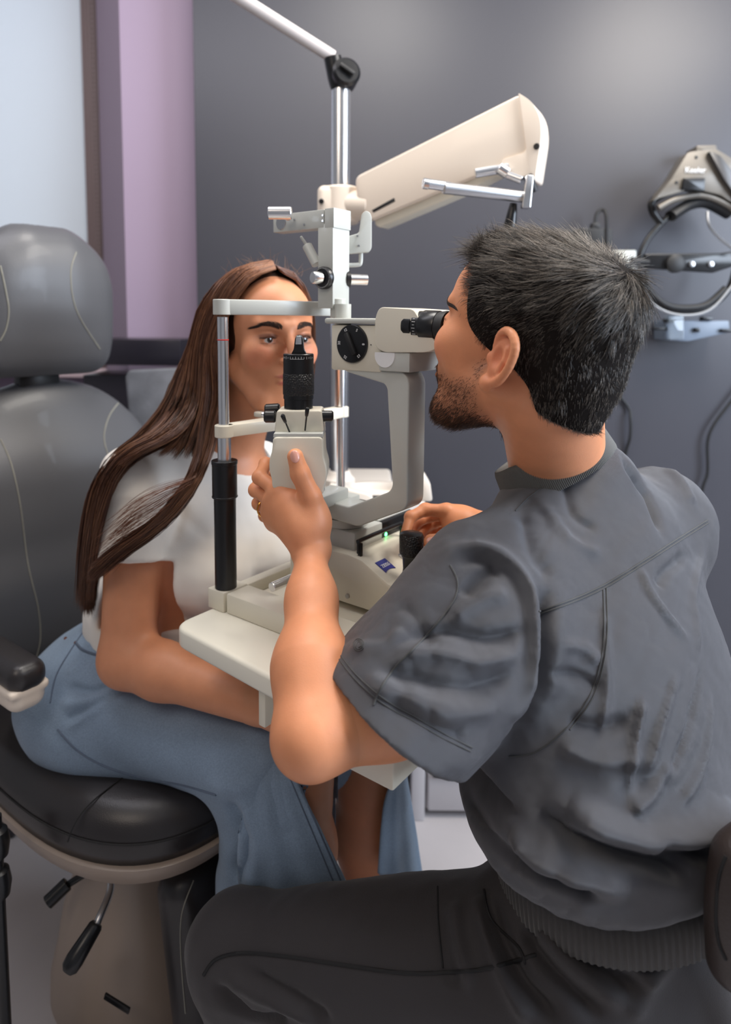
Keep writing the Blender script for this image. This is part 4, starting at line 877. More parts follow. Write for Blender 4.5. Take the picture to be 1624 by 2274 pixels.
# ---- belt
b = BM(); bl, rg = loft(waist-Z*.045, .128, .128, [(.97, -.016), (1.0, -.014), (1.0, .014), (.97, .016)], ex=2.0); b.free(); ob('belt', bl, m_blackm, wm, 60)
# ---- denim skirt
m_denim = mat('washed_denim', srgb(122, 140, 160), .85, bump=.7, bscale=850, noise=.14, nscale=420, sheen=.15, attr='tint')
S = Sdf()
S.cone(waist-Z*.055, pel, .128, .150, .05); S.ell(pel-A*.02+Z*.01, (.165, .185, .115), MC, .05); S.cone(hip_r, kn_r*.86+hip_r*.14, .086, .070, .05); S.cone(hip_l, kn_l*.86+hip_l*.14, .086, .070, .05)
S.cone(hip_r*.4+kn_r*.6, hip_l*.4+kn_l*.6, .055, .055, .05); S.cone(kn_r*.88+hip_r*.12-B*.01, kn_l*.88+hip_l*.12, .055, .055, .05)
# cloth falling from the near knee and on the far side
near_t, near_b = W(560, 1745, 1.0), W(615, 2010, 1.015)
S.cone(W(560, 1700, .995), W(600, 1960, 1.01), .055, .078, .05); S.cone(W(600, 1960, 1.01), W(612, 2080, 1.02), .078, .083, .03); S.cone(kn_r-Z*.02, kn_r-Z*.3, .07, .07, .03)
S.cone(kn_r-Z*.02+A*.01, kn_r-Z*.34+A*.02, .060, .066, .004, True); S.cone(kn_l-Z*.02, kn_l-Z*.40, .062, .068, .004, True)
S.cut((0, 0, W(620, 2040, 1.0).z), (0, 0, -1))
v, f = S.mesh(.0045); v = relax(v, f, 3)
def sheet(rows, nu=28, nv=40, th=.0035, bulge=.02, fold=.004, nf=3):
    "a hanging piece of cloth between a left and a right edge, given as pixel+distance rows from top to bottom"
    Lp = resamp([W(*r[0]) for r in rows], nv); Rp = resamp([W(*r[1]) for r in rows], nv); u = np.linspace(0, 1, nu)[None, :, None]; t = np.linspace(0, 1, nv)[:, None]
    P = Lp[:, None, :]*(1-u)+Rp[:, None, :]*u; nn = np.array([-.1, -1, 0.]); P = P+nn*(bulge*np.sin(pi*u)+fold*np.sin(u*nf*2*pi)*t[:, :, None]); Q = P-nn*th; G_ = np.concatenate([P.reshape(-1, 3), Q.reshape(-1, 3)]); n0 = nu*nv; F_ = []
    for a_ in range(nv-1):
        for c_ in range(nu-1): i_ = a_*nu+c_; F_ += [(i_, i_+nu, i_+nu+1, i_+1), (n0+i_, n0+i_+1, n0+i_+nu+1, n0+i_+nu)]
    for a_ in range(nv-1):
        for c_, fl_ in ((0, 0), (nu-1, 1)): i_ = a_*nu+c_; q_ = (i_, n0+i_, n0+i_+nu, i_+nu); F_.append(q_[::-1] if fl_ else q_)
    for c_ in range(nu-1):
        for a_, fl_ in ((0, 1), (nv-1, 0)): i_ = a_*nu+c_; q_ = (i_, i_+1, n0+i_+1, n0+i_); F_.append(q_[::-1] if not fl_ else q_)
    return G_, np.array(F_)
def resamp(pts, K):
    P = np.array([npv(p) for p in smooth_path(pts, 8)]); s_ = np.r_[0, np.cumsum(np.linalg.norm(np.diff(P, axis=0), axis=1))]; t = np.linspace(0, s_[-1], K); return np.stack([np.interp(t, s_, P[:, i]) for i in range(3)], 1)
pan = sheet([((545, 1650, .975), (620, 1650, .955)), ((542, 1720, .945), (650, 1712, .912)), ((540, 1780, .928), (672, 1765, .904)), ((530, 1880, .925), (720, 1860, .900)), ((530, 2040, .93), (790, 2010, .905))], bulge=.012)
flap = sheet([((872, 1660, 1.06), (892, 1660, 1.12)), ((868, 1730, 1.055), (905, 1730, 1.12)), ((850, 1800, 1.05), (922, 1830, 1.13)), ((838, 1938, 1.045), (940, 1950, 1.14))], nu=20, bulge=.008)
v, f = joinm((v, f), pan, flap)
tr = bvh(v, f)
v = creases(v, f, tr, [([(150, 1520), (200, 1535), (250, 1520)], -.008, .008), ([(135, 1560), (190, 1560), (260, 1530)], .006, .009), ([(140, 1600), (190, 1575), (290, 1525)], -.007, .008), ([(150, 1620), (220, 1570), (290, 1535)], .005, .008),
    ([(205, 1420), (180, 1470), (150, 1500)], .004, .008), ([(505, 1780), (540, 1860), (520, 1960)], -.010, .013), ([(540, 1770), (575, 1860), (560, 1980)], .008, .014), ([(470, 1750), (560, 1740), (620, 1650)], .006, .015), ([(610, 1620), (612, 1750), (640, 1860)], -.004, .012)])
n_ = normals(v, f); v = v+n_*(wob(v, 6, 5)*.002)[:, None]
col = np.tile(lin(128, 147, 168), (len(v), 1)); wv = wob(v, 5, 9)[:, None]; col = col*(1+.16*wv)
sk = npmesh('denim_skirt', v, f, m_denim, wm, col); tr = bvh(v, f)
m_stitch = mat('denim_stitch', srgb(92, 104, 122), .9)
seam('side_seam', tr, [(128, 1620), (170, 1665), (230, 1700), (320, 1728), (400, 1742), (480, 1765)], m_stitch, sk, .0018)
seam('hip_seam', tr, [(205, 1375), (160, 1440), (125, 1500), (112, 1560)], m_stitch, sk, .0016)
pk = seam('pocket_edge', tr, [(168, 1425), (180, 1440), (200, 1450), (232, 1458)], m_stitch, sk, .0024)
seam('front_hem', tr, [(640, 1680), (665, 1742), (716, 1860), (770, 1985)], m_stitch, sk, .0014); seam('front_hem', tr, [(625, 1680), (650, 1742), (702, 1866), (752, 1985)], m_stitch, sk, .0010)
for q in ((168, 1428), (146, 1418)):
    p = hit(tr, *q)
    if p: b = BM(); lathe(b, [(-.001, .0032), (.0015, .0028)], p, -ray(*q), 16); ob('rivet', b, mat('copper_rivet', srgb(150, 84, 50), .35, .9), sk)
# ---- long hair
m_hair = mat('brown_hair', srgb(74, 46, 34), .32, attr='tint', spec=.5)
hl = WH.p
def G(*pts): return [p if isinstance(p, V) else W(*p) for p in pts]
part = .012
back = [   # guides from the temple round to the back of the head; the first two form the lock that crosses the sleeve
    G(hl(-.008, .062, .118), hl(-.048, .060, .100), hl(-.080, .044, .050), hl(-.094, .020, -.010), (500, 880, 1.11), (480, 960, 1.09), (466, 1010, 1.07), (432, 1080, 1.045), (370, 1150, 1.028), (290, 1205, 1.018), (207, 1262, 1.022)),
    G(hl(.002, .030, .130), hl(-.056, .028, .110), hl(-.092, .012, .050), hl(-.106, -.01, -.02), (452, 880, 1.11), (440, 960, 1.09), (432, 1020, 1.065), (400, 1092, 1.04), (335, 1170, 1.024), (260, 1228, 1.018), (203, 1285, 1.028)),
    G(hl(.004, .020, .134), hl(-.058, .010, .114), hl(-.098, -.005, .050), hl(-.112, -.02, -.02), (440, 870, 1.125), (425, 925, 1.10), (380, 972, 1.075), (318, 1000, 1.06), (262, 1045, 1.05), (225, 1140, 1.05), (207, 1220, 1.055), (196, 1330, 1.07)),
    G(hl(.008, -.005, .137), hl(-.054, -.022, .116), hl(-.098, -.038, .052), hl(-.114, -.055, -.02), (418, 850, 1.14), (392, 920, 1.115), (342, 972, 1.085), (282, 1003, 1.072), (230, 1068, 1.062), (204, 1180, 1.062), (192, 1330, 1.08)),
    G(hl(.006, -.030, .134), hl(-.048, -.058, .112), hl(-.090, -.078, .052), hl(-.104, -.092, -.02), (402, 830, 1.18), (372, 905, 1.16), (320, 972, 1.13), (262, 1022, 1.12), (220, 1095, 1.11), (200, 1200, 1.10), (190, 1350, 1.10)),
    G(hl(.004, -.055, .126), hl(-.032, -.094, .098), hl(-.066, -.112, .037), hl(-.082, -.120, -.03), (396, 830, 1.22), (364, 910, 1.20), (312, 985, 1.17), (258, 1040, 1.15), (222, 1120, 1.13), (204, 1220, 1.12), (198, 1362, 1.12)),
    G(hl(.002, -.075, .110), hl(.0, -.112, .074), hl(-.015, -.130, .020), hl(-.03, -.135, -.04), (410, 860, 1.26), (380, 940, 1.24), (330, 1010, 1.20), (280, 1050, 1.17), (240, 1130, 1.15), (218, 1240, 1.13), (208, 1340, 1.12))]
far = [G(hl(.006, .064, .112), hl(.030, .058, .104), hl(.060, .046, .070), hl(.080, .020, .02), hl(.086, .0, -.05), hl(.085, -.02, -.12), hl(.09, -.03, -.2)),
    G(hl(.004, .040, .124), hl(.040, .035, .112), hl(.074, .020, .070), hl(.090, -.005, .01), hl(.094, -.02, -.06), hl(.095, -.04, -.13), hl(.10, -.05, -.22)),
    G(hl(.006, .0, .133), hl(.044, -.01, .112), hl(.080, -.02, .06), hl(.094, -.04, .0), hl(.098, -.05, -.07), hl(.10, -.06, -.14), hl(.10, -.06, -.24)),
    G(hl(.006, -.05, .124), hl(.040, -.07, .100), hl(.066, -.085, .05), hl(.075, -.10, -.01), hl(.08, -.10, -.08), hl(.08, -.10, -.15), hl(.08, -.09, -.25))]
def resamp(pts, K):
    P = np.array([npv(p) for p in smooth_path(pts, 8)]); s_ = np.r_[0, np.cumsum(np.linalg.norm(np.diff(P, axis=0), axis=1))]; t = np.linspace(0, s_[-1], K); return np.stack([np.interp(t, s_, P[:, i]) for i in range(3)], 1)
def locks(guides, N, K, spread, seed, rad=.00045, endvar=.12, flare=1., lmax=1.):
    r_ = np.random.default_rng(seed); Gd = np.stack([resamp(g, 40) for g in guides]); n = len(Gd)-1; u = r_.random(N)*n*.9999; i = u.astype(int); t = (u-i)[:, None, None]; P = Gd[i]*(1-t)+Gd[i+1]*t
    cl = (r_.random((N, 3))-.5); clump = np.array([np.random.default_rng(int(c)).normal(size=3) for c in (u*14).astype(int)]); s_ = np.linspace(0, 1, 40)[None, :, None]
    P = P+spread*(cl[:, None, :]*(.25+s_*flare)*1.2+clump[:, None, :]*.35*np.minimum(1, s_*2)); ph = r_.random((N, 1, 3))*6.28; P = P+.0016*np.sin(s_*9+ph)*s_
    L_ = lmax*(1-endvar*r_.random(N)**2); ts = L_[:, None]*np.linspace(0, 1, K)[None, :]*39; j = np.minimum(ts.astype(int), 38); fr = (ts-j)[:, :, None]; ar_ = np.arange(N)[:, None]; P = P[ar_, j]*(1-fr)+P[ar_, j+1]*fr
    rr = rad*(.7+.6*r_.random((N, 1)))*np.r_[np.full(K-3, 1.), .8, .5, .15][None, :]; tone = r_.random(N); return P, rr, tone
parts_ = []; 
for args in ((back[:2], 3400, 24, .009, 1, .0005, .10, .7), (back[2:], 5200, 24, .011, 3, .0005, .08, .55), (back[1:3], 2400, 20, .009, 4, .0005, .38, .6, .60), (back[:3], 1500, 20, .008, 9, .0005, .3, .6, .54), (far, 900, 12, .010, 2)):
    parts_.append(locks(*args))
vs, fs, cs_ = [], [], []; o_ = 0
for P_, R_, tone in parts_:
    a_, f_ = strand_mesh(P_, R_); vs.append(a_); fs.append(f_+o_); o_ += len(a_); K = P_.shape[1]
    c0 = lin(62, 34, 24); c1 = lin(128, 88, 62); cc = c0+(c1-c0)*(tone[:, None]**1.6); crown_light = np.linspace(1, 0, K)[None, :, None]**3; cc = cc[:, None, :]*(1+1.1*crown_light); cs_.append(np.repeat(cc.reshape(-1, 3), 3, axis=0))  # crown highlight put into the strand colour, fading down the length
hair = npmesh('hair', np.concatenate(vs), np.concatenate(fs), m_hair, wm, np.concatenate(cs_))
# scalp layer below the strands
S = Sdf(); S.ell(WH.p(0, -.018, .037), [q*WH.sc for q in (.0815, .102, .090)], WH.M); S.cone(WH.p(0, -.05, .0), WH.p(-.01, -.06, -.09), .06, .04, .03)
S.cut(WH.p(0, .058, .075), WH.M @ V((0, 1, -.35)), .01); S.cut(WH.p(0, .045, .0), WH.M @ V((0, 1, -.15)), .01); v, f = S.mesh(.004); npmesh('scalp_hair', v, f, m_hair, hair, np.tile(lin(52, 32, 24), (len(v), 1)))
# thin wisps over the sleeve
wsp = [G((455, 1040, 1.054), (420, 1062, 1.039), (360, 1080, 1.029), (300, 1110, 1.019), (240, 1160, 1.019)), G((450, 1060, 1.054), (410, 1080, 1.034), (350, 1120, 1.024), (290, 1160, 1.019), (225, 1215, 1.022)), G((430, 1090, 1.044), (390, 1120, 1.029), (330, 1165, 1.019), (270, 1200, 1.017), (210, 1245, 1.024)), G((400, 1130, 1.034), (370, 1170, 1.024), (320, 1205, 1.019), (270, 1235, 1.019), (215, 1290, 1.024))]
P_, R_, tone = locks(wsp, 170, 16, .013, 11, .00024); a_, f_ = strand_mesh(P_, R_); npmesh('hair_wisps', a_, f_, m_hair, hair, np.tile(lin(110, 66, 44), (len(a_), 1)))
fl = []
r_ = np.random.default_rng(21)
for i in range(70):
    th = r_.uniform(-1.2, 1.3); x0 = .06*sin(th); p = WH.p(x0, r_.uniform(-.05, .05), .128-abs(x0)*.35); d = V((r_.normal()*.5, r_.normal()*.4, 1)).normalized(); L_ = r_.uniform(.012, .03); s2 = V((r_.normal(), r_.normal(), 0))*.5
    fl.append([npv(p+d*(L_*u)+s2*(L_*u*u)) for u in (0, .35, .7, 1)])
a_, f_ = strand_mesh(np.array(fl), np.array([.0002, .0002, .00015, .00006])); npmesh('flyaway_hair', a_, f_, m_hair, hair, np.tile(lin(140, 100, 70), (len(a_), 1)))
# ================================================================ the man: stool first
so = V((.325, .80, 0))
sto = empty('swivel_stool', so, 'swivel stool with a dark brown backrest under the man in grey scrubs', 'stool')
b, rg = loft(so+Z*.40, .19, .19, [(.8, 0), (.97, .006), (1, .03), (.97, .055), (.85, .065), (.5, .07), (.1, .07)], ex=2.1); ob('seat', b, m_leather2, sto, 60)
b = BM(); cyl(b, so+Z*.08, so+Z*.40, .025); ob('gas_column', b, m_chrome, sto)
b = BM()
for i in range(5):
    d = V((cos(i*1.2566), sin(i*1.2566), 0)); tube(b, [so+Z*.10, so+d*.15+Z*.085, so+d*.26+Z*.065], .016, 10)
ob('star_base', b, m_black, sto)
for i in range(5):
    d = V((cos(i*1.2566), sin(i*1.2566), 0)); b = BM(); p = so+d*.26+Z*.028; cyl(b, p-V((-d.y, d.x, 0))*.018, p+V((-d.y, d.x, 0))*.018, .027, bev=.004); cyl(b, p, p+Z*.035, .006); ob('caster', b, m_black, sto)
m_brown = mat('dark_brown_leather', srgb(52, 42, 38), .45, bump=.2, bscale=300, kind='voronoi')
rD = V((.806, .592, 0)); nB = V((.592, -.806, 0))
bk = W(1684, 2005, .62)
S = Sdf(); MBk2 = frame(V((.93, .37, 0)), V((-.37, .93, 0))); S.box(bk, (.052, .024, .078), MBk2, .022, .01); S.ell(bk+Z*.01, (.058, .03, .088), MBk2, .02); v, f = S.mesh(.004); v = relax(v, f, 2); bko = npmesh('backrest', v, f, m_brown, sto); tr = bvh(v, f)
seam('piping', tr, [(1612, 1900), (1596, 1950), (1590, 2030), (1596, 2090), (1612, 2130)], m_seam, bko, .0018)
b = BM(); tube(b, [bk-Z*.08+V((.03, .02, 0)), bk-Z*.2+V((.05, .02, 0)), V((.5, .68, .36)), so+Z*.36+V((.1, -.05, 0))], .013, 10); ob('back_bracket', b, m_black, sto)
# ================================================================ the man
mn = empty('person', V((.3, .82, 0)), 'dark-haired bearded man in grey scrubs seated with his back to us', 'person')
MH = Head(W(1170, 752, .825), (-.76, .65), pitch=12, sc=1.06)
sl_, sr_ = W(1105, 1325, .79), W(1448, 1172, .98)
mel, mwr = W(692, 1636, .665), W(690, 1212, .862)
mer, mwrr = W(1230, 1330, 1.02), W(1058, 1182, .985)
nk0 = MH.p(0, -.035, -.060); nk1 = W(1234, 1052, .905)
mchest = (sl_+sr_)/2; mch = mchest-Z*.10; mwa = W(1360, 1830, .80); mpel = W(1395, 2075, .80)
hpl, knl = W(1240, 2140, .745), W(530, 2112, .875); hpr, knr = W(1480, 2060, .93), W(1240, 2010, 1.22)
anl = knl+V((.05, .06, -.36)); anr = knr+V((.04, .08, -.40))
S = Sdf(); skull(S, MH, True); ear(S, MH, 1, -.014, -.018, 14, 1.08); ear(S, MH, -1, -.014, -.018, 14, 1.08)
S.cone(nk0, nk1, .055, .058, .025); S.cone(MH.p(0, -.055, -.03), nk1+nB*.008, .042, .052, .03); S.cone(MH.p(.045, -.03, -.05), nk1-V((.028, .0, .0)), .016, .018, .02)
hd_ops = S.ops[:]
v1, f1 = S.mesh(.0017, lo=MH.c-V((.15, .15, .17)), hi=MH.c+V((.16, .15, .16)))
S = Sdf(); S.ops = hd_ops
S.cone(nk1, nk1-Z*.05, .057, .060, .01); S.cone(nk1-Z*.05, mchest-Z*.03, .060, .08, .02); S.cone(sl_, sr_, .05, .05, .05); S.ell(mch, (.15, .10, .17), Matrix((rD, -nB, Z)).transposed(), .05); S.cone(mch, mwa, .11, .11, .05); S.cone(mwa, mpel, .11, .12, .05)
S.cone(sr_, mer, .05, .045, .03); S.cone(mer, mwrr, .046, .028, .02)
S.cone(sl_, W(865, 1562, .715), .055, .051, .03); S.cone(W(865, 1562, .715), mel, .051, .038, .03)
S.cone(hpl, knl, .08, .055, .04); S.cone(hpr, knr, .08, .055, .04); 
for kn, an in ((knl, anl), (knr, anr)): S.cone(kn, an, .052, .035, .02); S.cone(an-Z*.03, an-Z*.035-nB*.13, .034, .026, .02)
v2, f2 = S.mesh(.005, hi=V((2, 3, MH.c.z-.16)), lo=V((-2, 0, 0)))
# left forearm, wrist and hand on the lamp housing
S = Sdf(); S.cone(W(865, 1562, .715), mel, .051, .038, .03)
S.cone(mel, W(692, 1480, .725), .039, .0390, .02); S.cone(W(692, 1480, .725), W(692, 1330, .80), .0390, .0262, .03); S.cone(W(692, 1330, .80), mwr, .0262, .0185, .03); S.cone(W(682, 1222, .86), W(702, 1222, .862), .0165, .0165, .015)
pm = W(657, 1132, .875)
S.cone(mwr, pm, .0205, .025, .02)
mc = [W(622, 1094, .885), W(606, 1112, .897), W(602, 1136, .91), W(612, 1160, .92)]
for m in mc: S.cone(mwr*.5+pm*.5, m, .021, .0145, .018)
fin = [[mc[0], W(577, 1060, .912), W(590, 1030, .942), W(612, 1026, .968)], [mc[1], W(569, 1088, .93), W(580, 1060, .965), W(606, 1055, .975)], [mc[2], W(575, 1118, .952), W(588, 1096, .975), W(612, 1094, .98)], [mc[3], W(588, 1145, .96), W(598, 1126, .978), W(618, 1122, .985)]]
for i, q in enumerate(fin): finger(S, q, (.0105, .0108, .0100, .0090)[i])
th = [W(698, 1160, .868), W(690, 1102, .862), W(667, 1052, .8600), W(656, 1014, .8605)]
S.cone(mwr*.3+pm*.7, th[0], .022, .020, .015); S.chain(th, [.0185, .0138, .0124, .0106], .008); S.ell(W(690, 1150, .872), (.021, .017, .03), None, .015)
nl = W(655, 1016, .8535)
v3, f3 = S.mesh(.0017)
# right hand on the joystick
S = Sdf(); S.cone(mer, mwrr, .046, .029, .02); pm2 = W(1025, 1165, .985); S.cone(mwrr, pm2, .027, .024, .02)
mc2 = [W(992, 1135, .985), W(1000, 1142, 1.00), W(1008, 1152, 1.015), W(1018, 1162, 1.028)]
for m in mc2: S.cone(pm2, m, .020, .0125, .015)
fin2 = [[mc2[0], W(945, 1132, .99), W(912, 1148, .975), W(901, 1182, .955)], [mc2[1], W(950, 1146, 1.015), W(920, 1166, 1.0), W(908, 1192, .975)], [mc2[2], W(962, 1160, 1.03), W(934, 1182, 1.01), W(922, 1200, .985)], [mc2[3], W(976, 1170, 1.04), W(950, 1192, 1.02), W(938, 1206, 1.0)]]
for i, q in enumerate(fin2): finger(S, q, (.0102, .0102, .0096, .0086)[i])
th2 = [W(1045, 1192, .965), W(1012, 1200, .940), W(985, 1203, .920), W(958, 1203, .905)]; S.cone(pm2, th2[0], .021, .018, .012); S.chain(th2, [.0175, .0135, .0122, .0105], .008)
v5, f5 = S.mesh(.0018, lo=W(880, 1240, .9)-V((0, .03, .02)), hi=V((mwrr.x+.03, 1.12, 1.12)))
v1 = relax(v1, f1, 2, .4)
v, f = joinm((v1, f1), (v2, f2), (v3, f3), (v5, f5))
base_c = lin(224, 150, 108); col = np.tile(base_c, (len(v), 1)); q = MH.inv(v); front = q[:, 1] > .03
for s_ in (-1, 1): fblob((s_*.045, .08, -.028), (.022, .03, .02), lin(222, 138, 108), .4); fblob((s_*.033, .092, .0035), (.0145, .02, .0016), lin(46, 28, 24), .8)
fblob((0, .1, -.0595), (.022, .03, .0042), lin(170, 92, 84), .8); fblob((0, .1, -.0705), (.020, .03, .0052), lin(176, 98, 90), .8)
# beard shadow on the jaw and redder ear
def beardmask(q):
    x, y, z = q[:, 0], q[:, 1], q[:, 2]; ax = np.abs(x)
    jaw = np.clip((-.048-.25*(y-.03)*0-z)/.018, 0, 1)*np.clip((z+.124)/.008, 0, 1)*np.clip((y-.015)/.02, 0, 1)
    side = np.clip((y+.0)/.012, 0, 1)*np.clip((.045-y)/.03, 0, 1)*np.clip((-.012-z)/.02, 0, 1)*np.clip((z+.13)/.01, 0, 1)
    must = np.clip((-.040-z)/.006, 0, 1)*np.clip((z+.06)/.004, 0, 1)*np.clip((.034-ax)/.01, 0, 1)*(y > .07); lip = (np.abs(z+.065) < .008)*(ax < .02)*(y > .08)
    return np.clip(jaw+side*.75+must, 0, 1)*(1-lip)
n_hd = len(v1); bmk = np.zeros(len(v)); bmk[:n_hd] = beardmask(q[:n_hd]); col = col*(1-.55*bmk[:, None])+lin(84, 58, 46)*(.55*bmk[:, None])
er = np.linalg.norm((q-np.array((.082, -.016, -.016)))/np.array((.02, .03, .036)), axis=1); m_ = np.clip(1.2-er, 0, 1)[:, None]*.35; col = col*(1-m_)+lin(226, 120, 92)*m_
mb = npmesh('body', v, f, m_skin, mn, col)
for s_ in (-1, 1): eyeball(MH, s_, MH.M @ V((0, 1, 0)), mn)
mt = bvh(v1, f1); brows(MH, mt, mn, .006, 320, .00028, .021)
htree = bvh(v3, f3)
m_nail = mat('fingernail', srgb(232, 168, 150), .28, coat=.3)
def nail(tree, px, py, up, wd, ln, parent):
    c = hit(tree, px, py)
    if c is None: return
    nrm = tree.find_nearest(c)[1]; y_ = (V(up)-nrm*V(up).dot(nrm)).normalized(); x_ = y_.cross(nrm); b = BM(); bmesh.ops.create_uvsphere(b, u_segments=20, v_segments=12, radius=1)
    b.transform(Matrix.Diagonal((wd, ln, .0016, 1))); 
    for w_ in b.verts: w_.co.z -= (w_.co.x/wd)**2*.0022
    b.transform(m4(Matrix((x_, y_, nrm)).transposed(), c+nrm*.0001)); ob('thumbnail', b, m_nail, parent, 80)
nail(htree, 655, 1014, (-.2, 0, 1), .0064, .0082, mb)
ht2 = bvh(v5, f5); nail(ht2, 959, 1202, (-1, 0, .1), .0062, .0075, mb)
ring = V(fin[2][0])*.62+V(fin[2][1])*.38; rd = (fin[2][1]-fin[2][0]).normalized(); x_, y_ = perp(rd); b = BM(); tube(b, [ring+x_*(.0128*cos(t))+y_*(.0128*sin(t)) for t in np.linspace(0, 2*pi, 33)], .0013, 8, 0); tag(ob('ring', b, mat('gold', srgb(226, 176, 88), .2, 1.), mn), 'thin gold ring')
# ---- trousers
m_trs = mat('charcoal_twill', srgb(52, 48, 49), .72, bump=.35, bscale=900, sheen=.12)
S = Sdf(); S.ell(mpel+Z*.0, (.175, .14, .13), Matrix((rD, -nB, Z)).transposed(), .04); S.cone(hpl, knl, .098, .066, .05); S.cone(hpl-Z*.02, knl*.7+hpl*.3-Z*.02, .09, .07, .05)
S.cone(hpr, knr, .09, .066, .05); S.cone(knl, anl, .068, .060, .03); S.cone(knr, anr, .066, .060, .03); S.ell(mpel+nB*.03-Z*.05, (.18, .14, .10), Matrix((rD, -nB, Z)).transposed(), .05); S.cone(mpel+Z*.06, mwa-Z*.06, .135, .135, .04)
v, f = S.mesh(.0048); v = relax(v, f, 3); tr = bvh(v, f)
v = creases(v, f, tr, [([(470, 2190), (560, 2260), (640, 2274)], -0.0126, .009), ([(500, 2170), (600, 2220), (700, 2270)], 0.0090, .010), ([(560, 2160), (650, 2215), (740, 2272)], -0.0090, .009),
    ([(1080, 1990), (1110, 2080), (1160, 2180), (1240, 2272)], -0.0180, .010), ([(1060, 1990), (1090, 2090), (1135, 2200), (1180, 2272)], 0.0108, .010), ([(1160, 2050), (1230, 2150), (1340, 2260)], -0.0144, .010), ([(1190, 2060), (1260, 2130), (1390, 2230)], 0.0126, .011), ([(1240, 2070), (1320, 2140), (1420, 2200)], -0.0108, .009), ([(1300, 2090), (1380, 2130), (1460, 2180)], 0.0090, .009),
    ([(1010, 2000), (1020, 2100), (1050, 2200)], 0.0072, .010), ([(980, 2010), (990, 2120), (1010, 2200)], -0.0054, .009), ([(1500, 2110), (1440, 2180), (1400, 2270)], 0.0072, .012)])
n_ = normals(v, f); v = v+n_*(wob(v, 7, 15)*.0026)[:, None]
trs = npmesh('scrub_trousers', v, f, m_trs, mn); tr = bvh(v, f)
seam('leg_seam', tr, [(452, 2165), (480, 2130), (540, 2116), (640, 2124), (760, 2142), (900, 2160), (1000, 2158), (1080, 2150), (1190, 2120)], m_seam, trs, .0022)
seam('cross_seam', tr, [(972, 1968), (974, 2050), (984, 2150)], m_seam, trs, .0012); seam('pocket_seam', tr, [(1075, 1975), (1090, 2040), (1150, 2100), (1168, 2140)], m_seam, trs, .0018)
# shoes
for kn, an in ((knl, anl), (knr, anr)):
    S = Sdf(); S.cone(an-Z*.025, an-Z*.035-nB*.14, .047, .036, .02); S.ell(an-nB*.06-Z*.03, (.05, .05, .04), None, .02); S.cut(an-Z*.055, (0, 0, -1)); v, f = S.mesh(.005); npmesh('shoe', relax(v, f), f, m_black, mn)
# ---- scrub top
m_scrub = mat('grey_scrub_fabric', srgb(74, 74, 80), .58, bump=.55, bscale=1100, sheen=.25, kind='wave')
Mt = Matrix((rD, -nB, Z)).transposed()
S = Sdf()
S.cone(nk1-Z*.062, mchest+Z*.0, .074, .10, .06); S.cone(W(1312, 1072, .872), mchest-Z*.02, .046, .09, .05); S.cone(W(1312, 1088, .872), sr_, .044, .05, .05); S.cone(W(1195, 1165, .845), sl_, .045, .06, .05); S.cone(sl_+Z*.012, sr_+Z*.004, .064, .060, .06)
S.ell(mch-Z*.02, (.205, .135, .20), Mt, .06); S.ell((mch+mwa)/2, (.19, .145, .19), Mt, .08); S.ell(mwa+Z*.03, (.170, .14, .085), Mt, .06)
S.cone(W(1250, 1810, .73), W(1500, 1810, .77), .078, .080, .05); S.cone(mch+nB*.05-rD*.06, mwa+Z*.03+nB*.05-rD*.05, .10, .09, .05)
hem = W(880, 1578, .715); sd_ = (hem-sl_).normalized()
S.cone(sl_+Z*.002, hem+sd_*.02, .086, .092, .035); S.cone(W(1010, 1300, .78), W(900, 1480, .74), .043, .045, .05); S.cone(W(1130, 1420, .73), W(985, 1600, .69), .05, .040, .05)
S.cut(W(1350, 1992, .70), V((.12, 0, -1)), .05)
sleeve_cut_p = W(885, 1580, .715); hn = (W(1040, 1690, .75)-W(732, 1480, .77)); hn = hn.cross(V((0, 1, 0))).normalized(); hn = hn if hn.x < 0 else -hn; hn = (hn*.92+sd_*.25).normalized()
S2 = Sdf()
S.box(sleeve_cut_p+hn*.15, (.16, .16, .15), Matrix((hn.cross(V((0, 1, 0))).normalized(), hn.cross(hn.cross(V((0, 1, 0)))).normalized(), hn)).transposed(), .004, .003, True)
S.cone(sl_+sd_*.12, hem+sd_*.05, .056, .086, .003, True)
S.cone(sr_, mer, .08, .085, .04); S.cone(sr_+(mer-sr_)*.72, mer+(mer-sr_)*.6, .095, .12, .003, True)
_ax = V((-.47, .10, .88)).normalized(); S.cone(W(1247, 1050, .890)+_ax*.064, W(1247, 1050, .890)+_ax*.15, .0735, .078, .004, True)
v, f = S.mesh(.0034); v = relax(v, f, 3); tr = bvh(v, f)
C = []
c = lambda pts, h, w_: C.append((pts, h*1.8, w_*.72))
# armhole fold that separates sleeve and back
c([(985, 1232), (1060, 1218), (1130, 1250), (1175, 1310), (1196, 1390), (1198, 1460), (1180, 1530), (1130, 1600)], .007, .012); c([(1010, 1250), (1080, 1240), (1140, 1275), (1170, 1340), (1178, 1420), (1165, 1500)], -.004, .012); c([(1215, 1300), (1218, 1400), (1215, 1480), (1190, 1560), (1120, 1660)], -.014, .016)
c([(1030, 1330), (1070, 1280), (1110, 1260)], -.006, .012); c([(1000, 1380), (1070, 1330), (1130, 1320)], .004, .012); c([(900, 1420), (980, 1400), (1080, 1420), (1170, 1400)], -.005, .011); c([(880, 1460), (960, 1450), (1060, 1470), (1160, 1450)], .005, .012)
c([(840, 1490), (930, 1510), (1040, 1530), (1140, 1500)], -.005, .012); c([(810, 1510), (900, 1545), (1010, 1580), (1100, 1570)], .004, .012); c([(860, 1560), (960, 1610), (1040, 1640)], -.003, .011); c([(780, 1440), (850, 1440), (900, 1400)], .003, .010); c([(890, 1340), (930, 1380), (960, 1440)], -.003, .010)
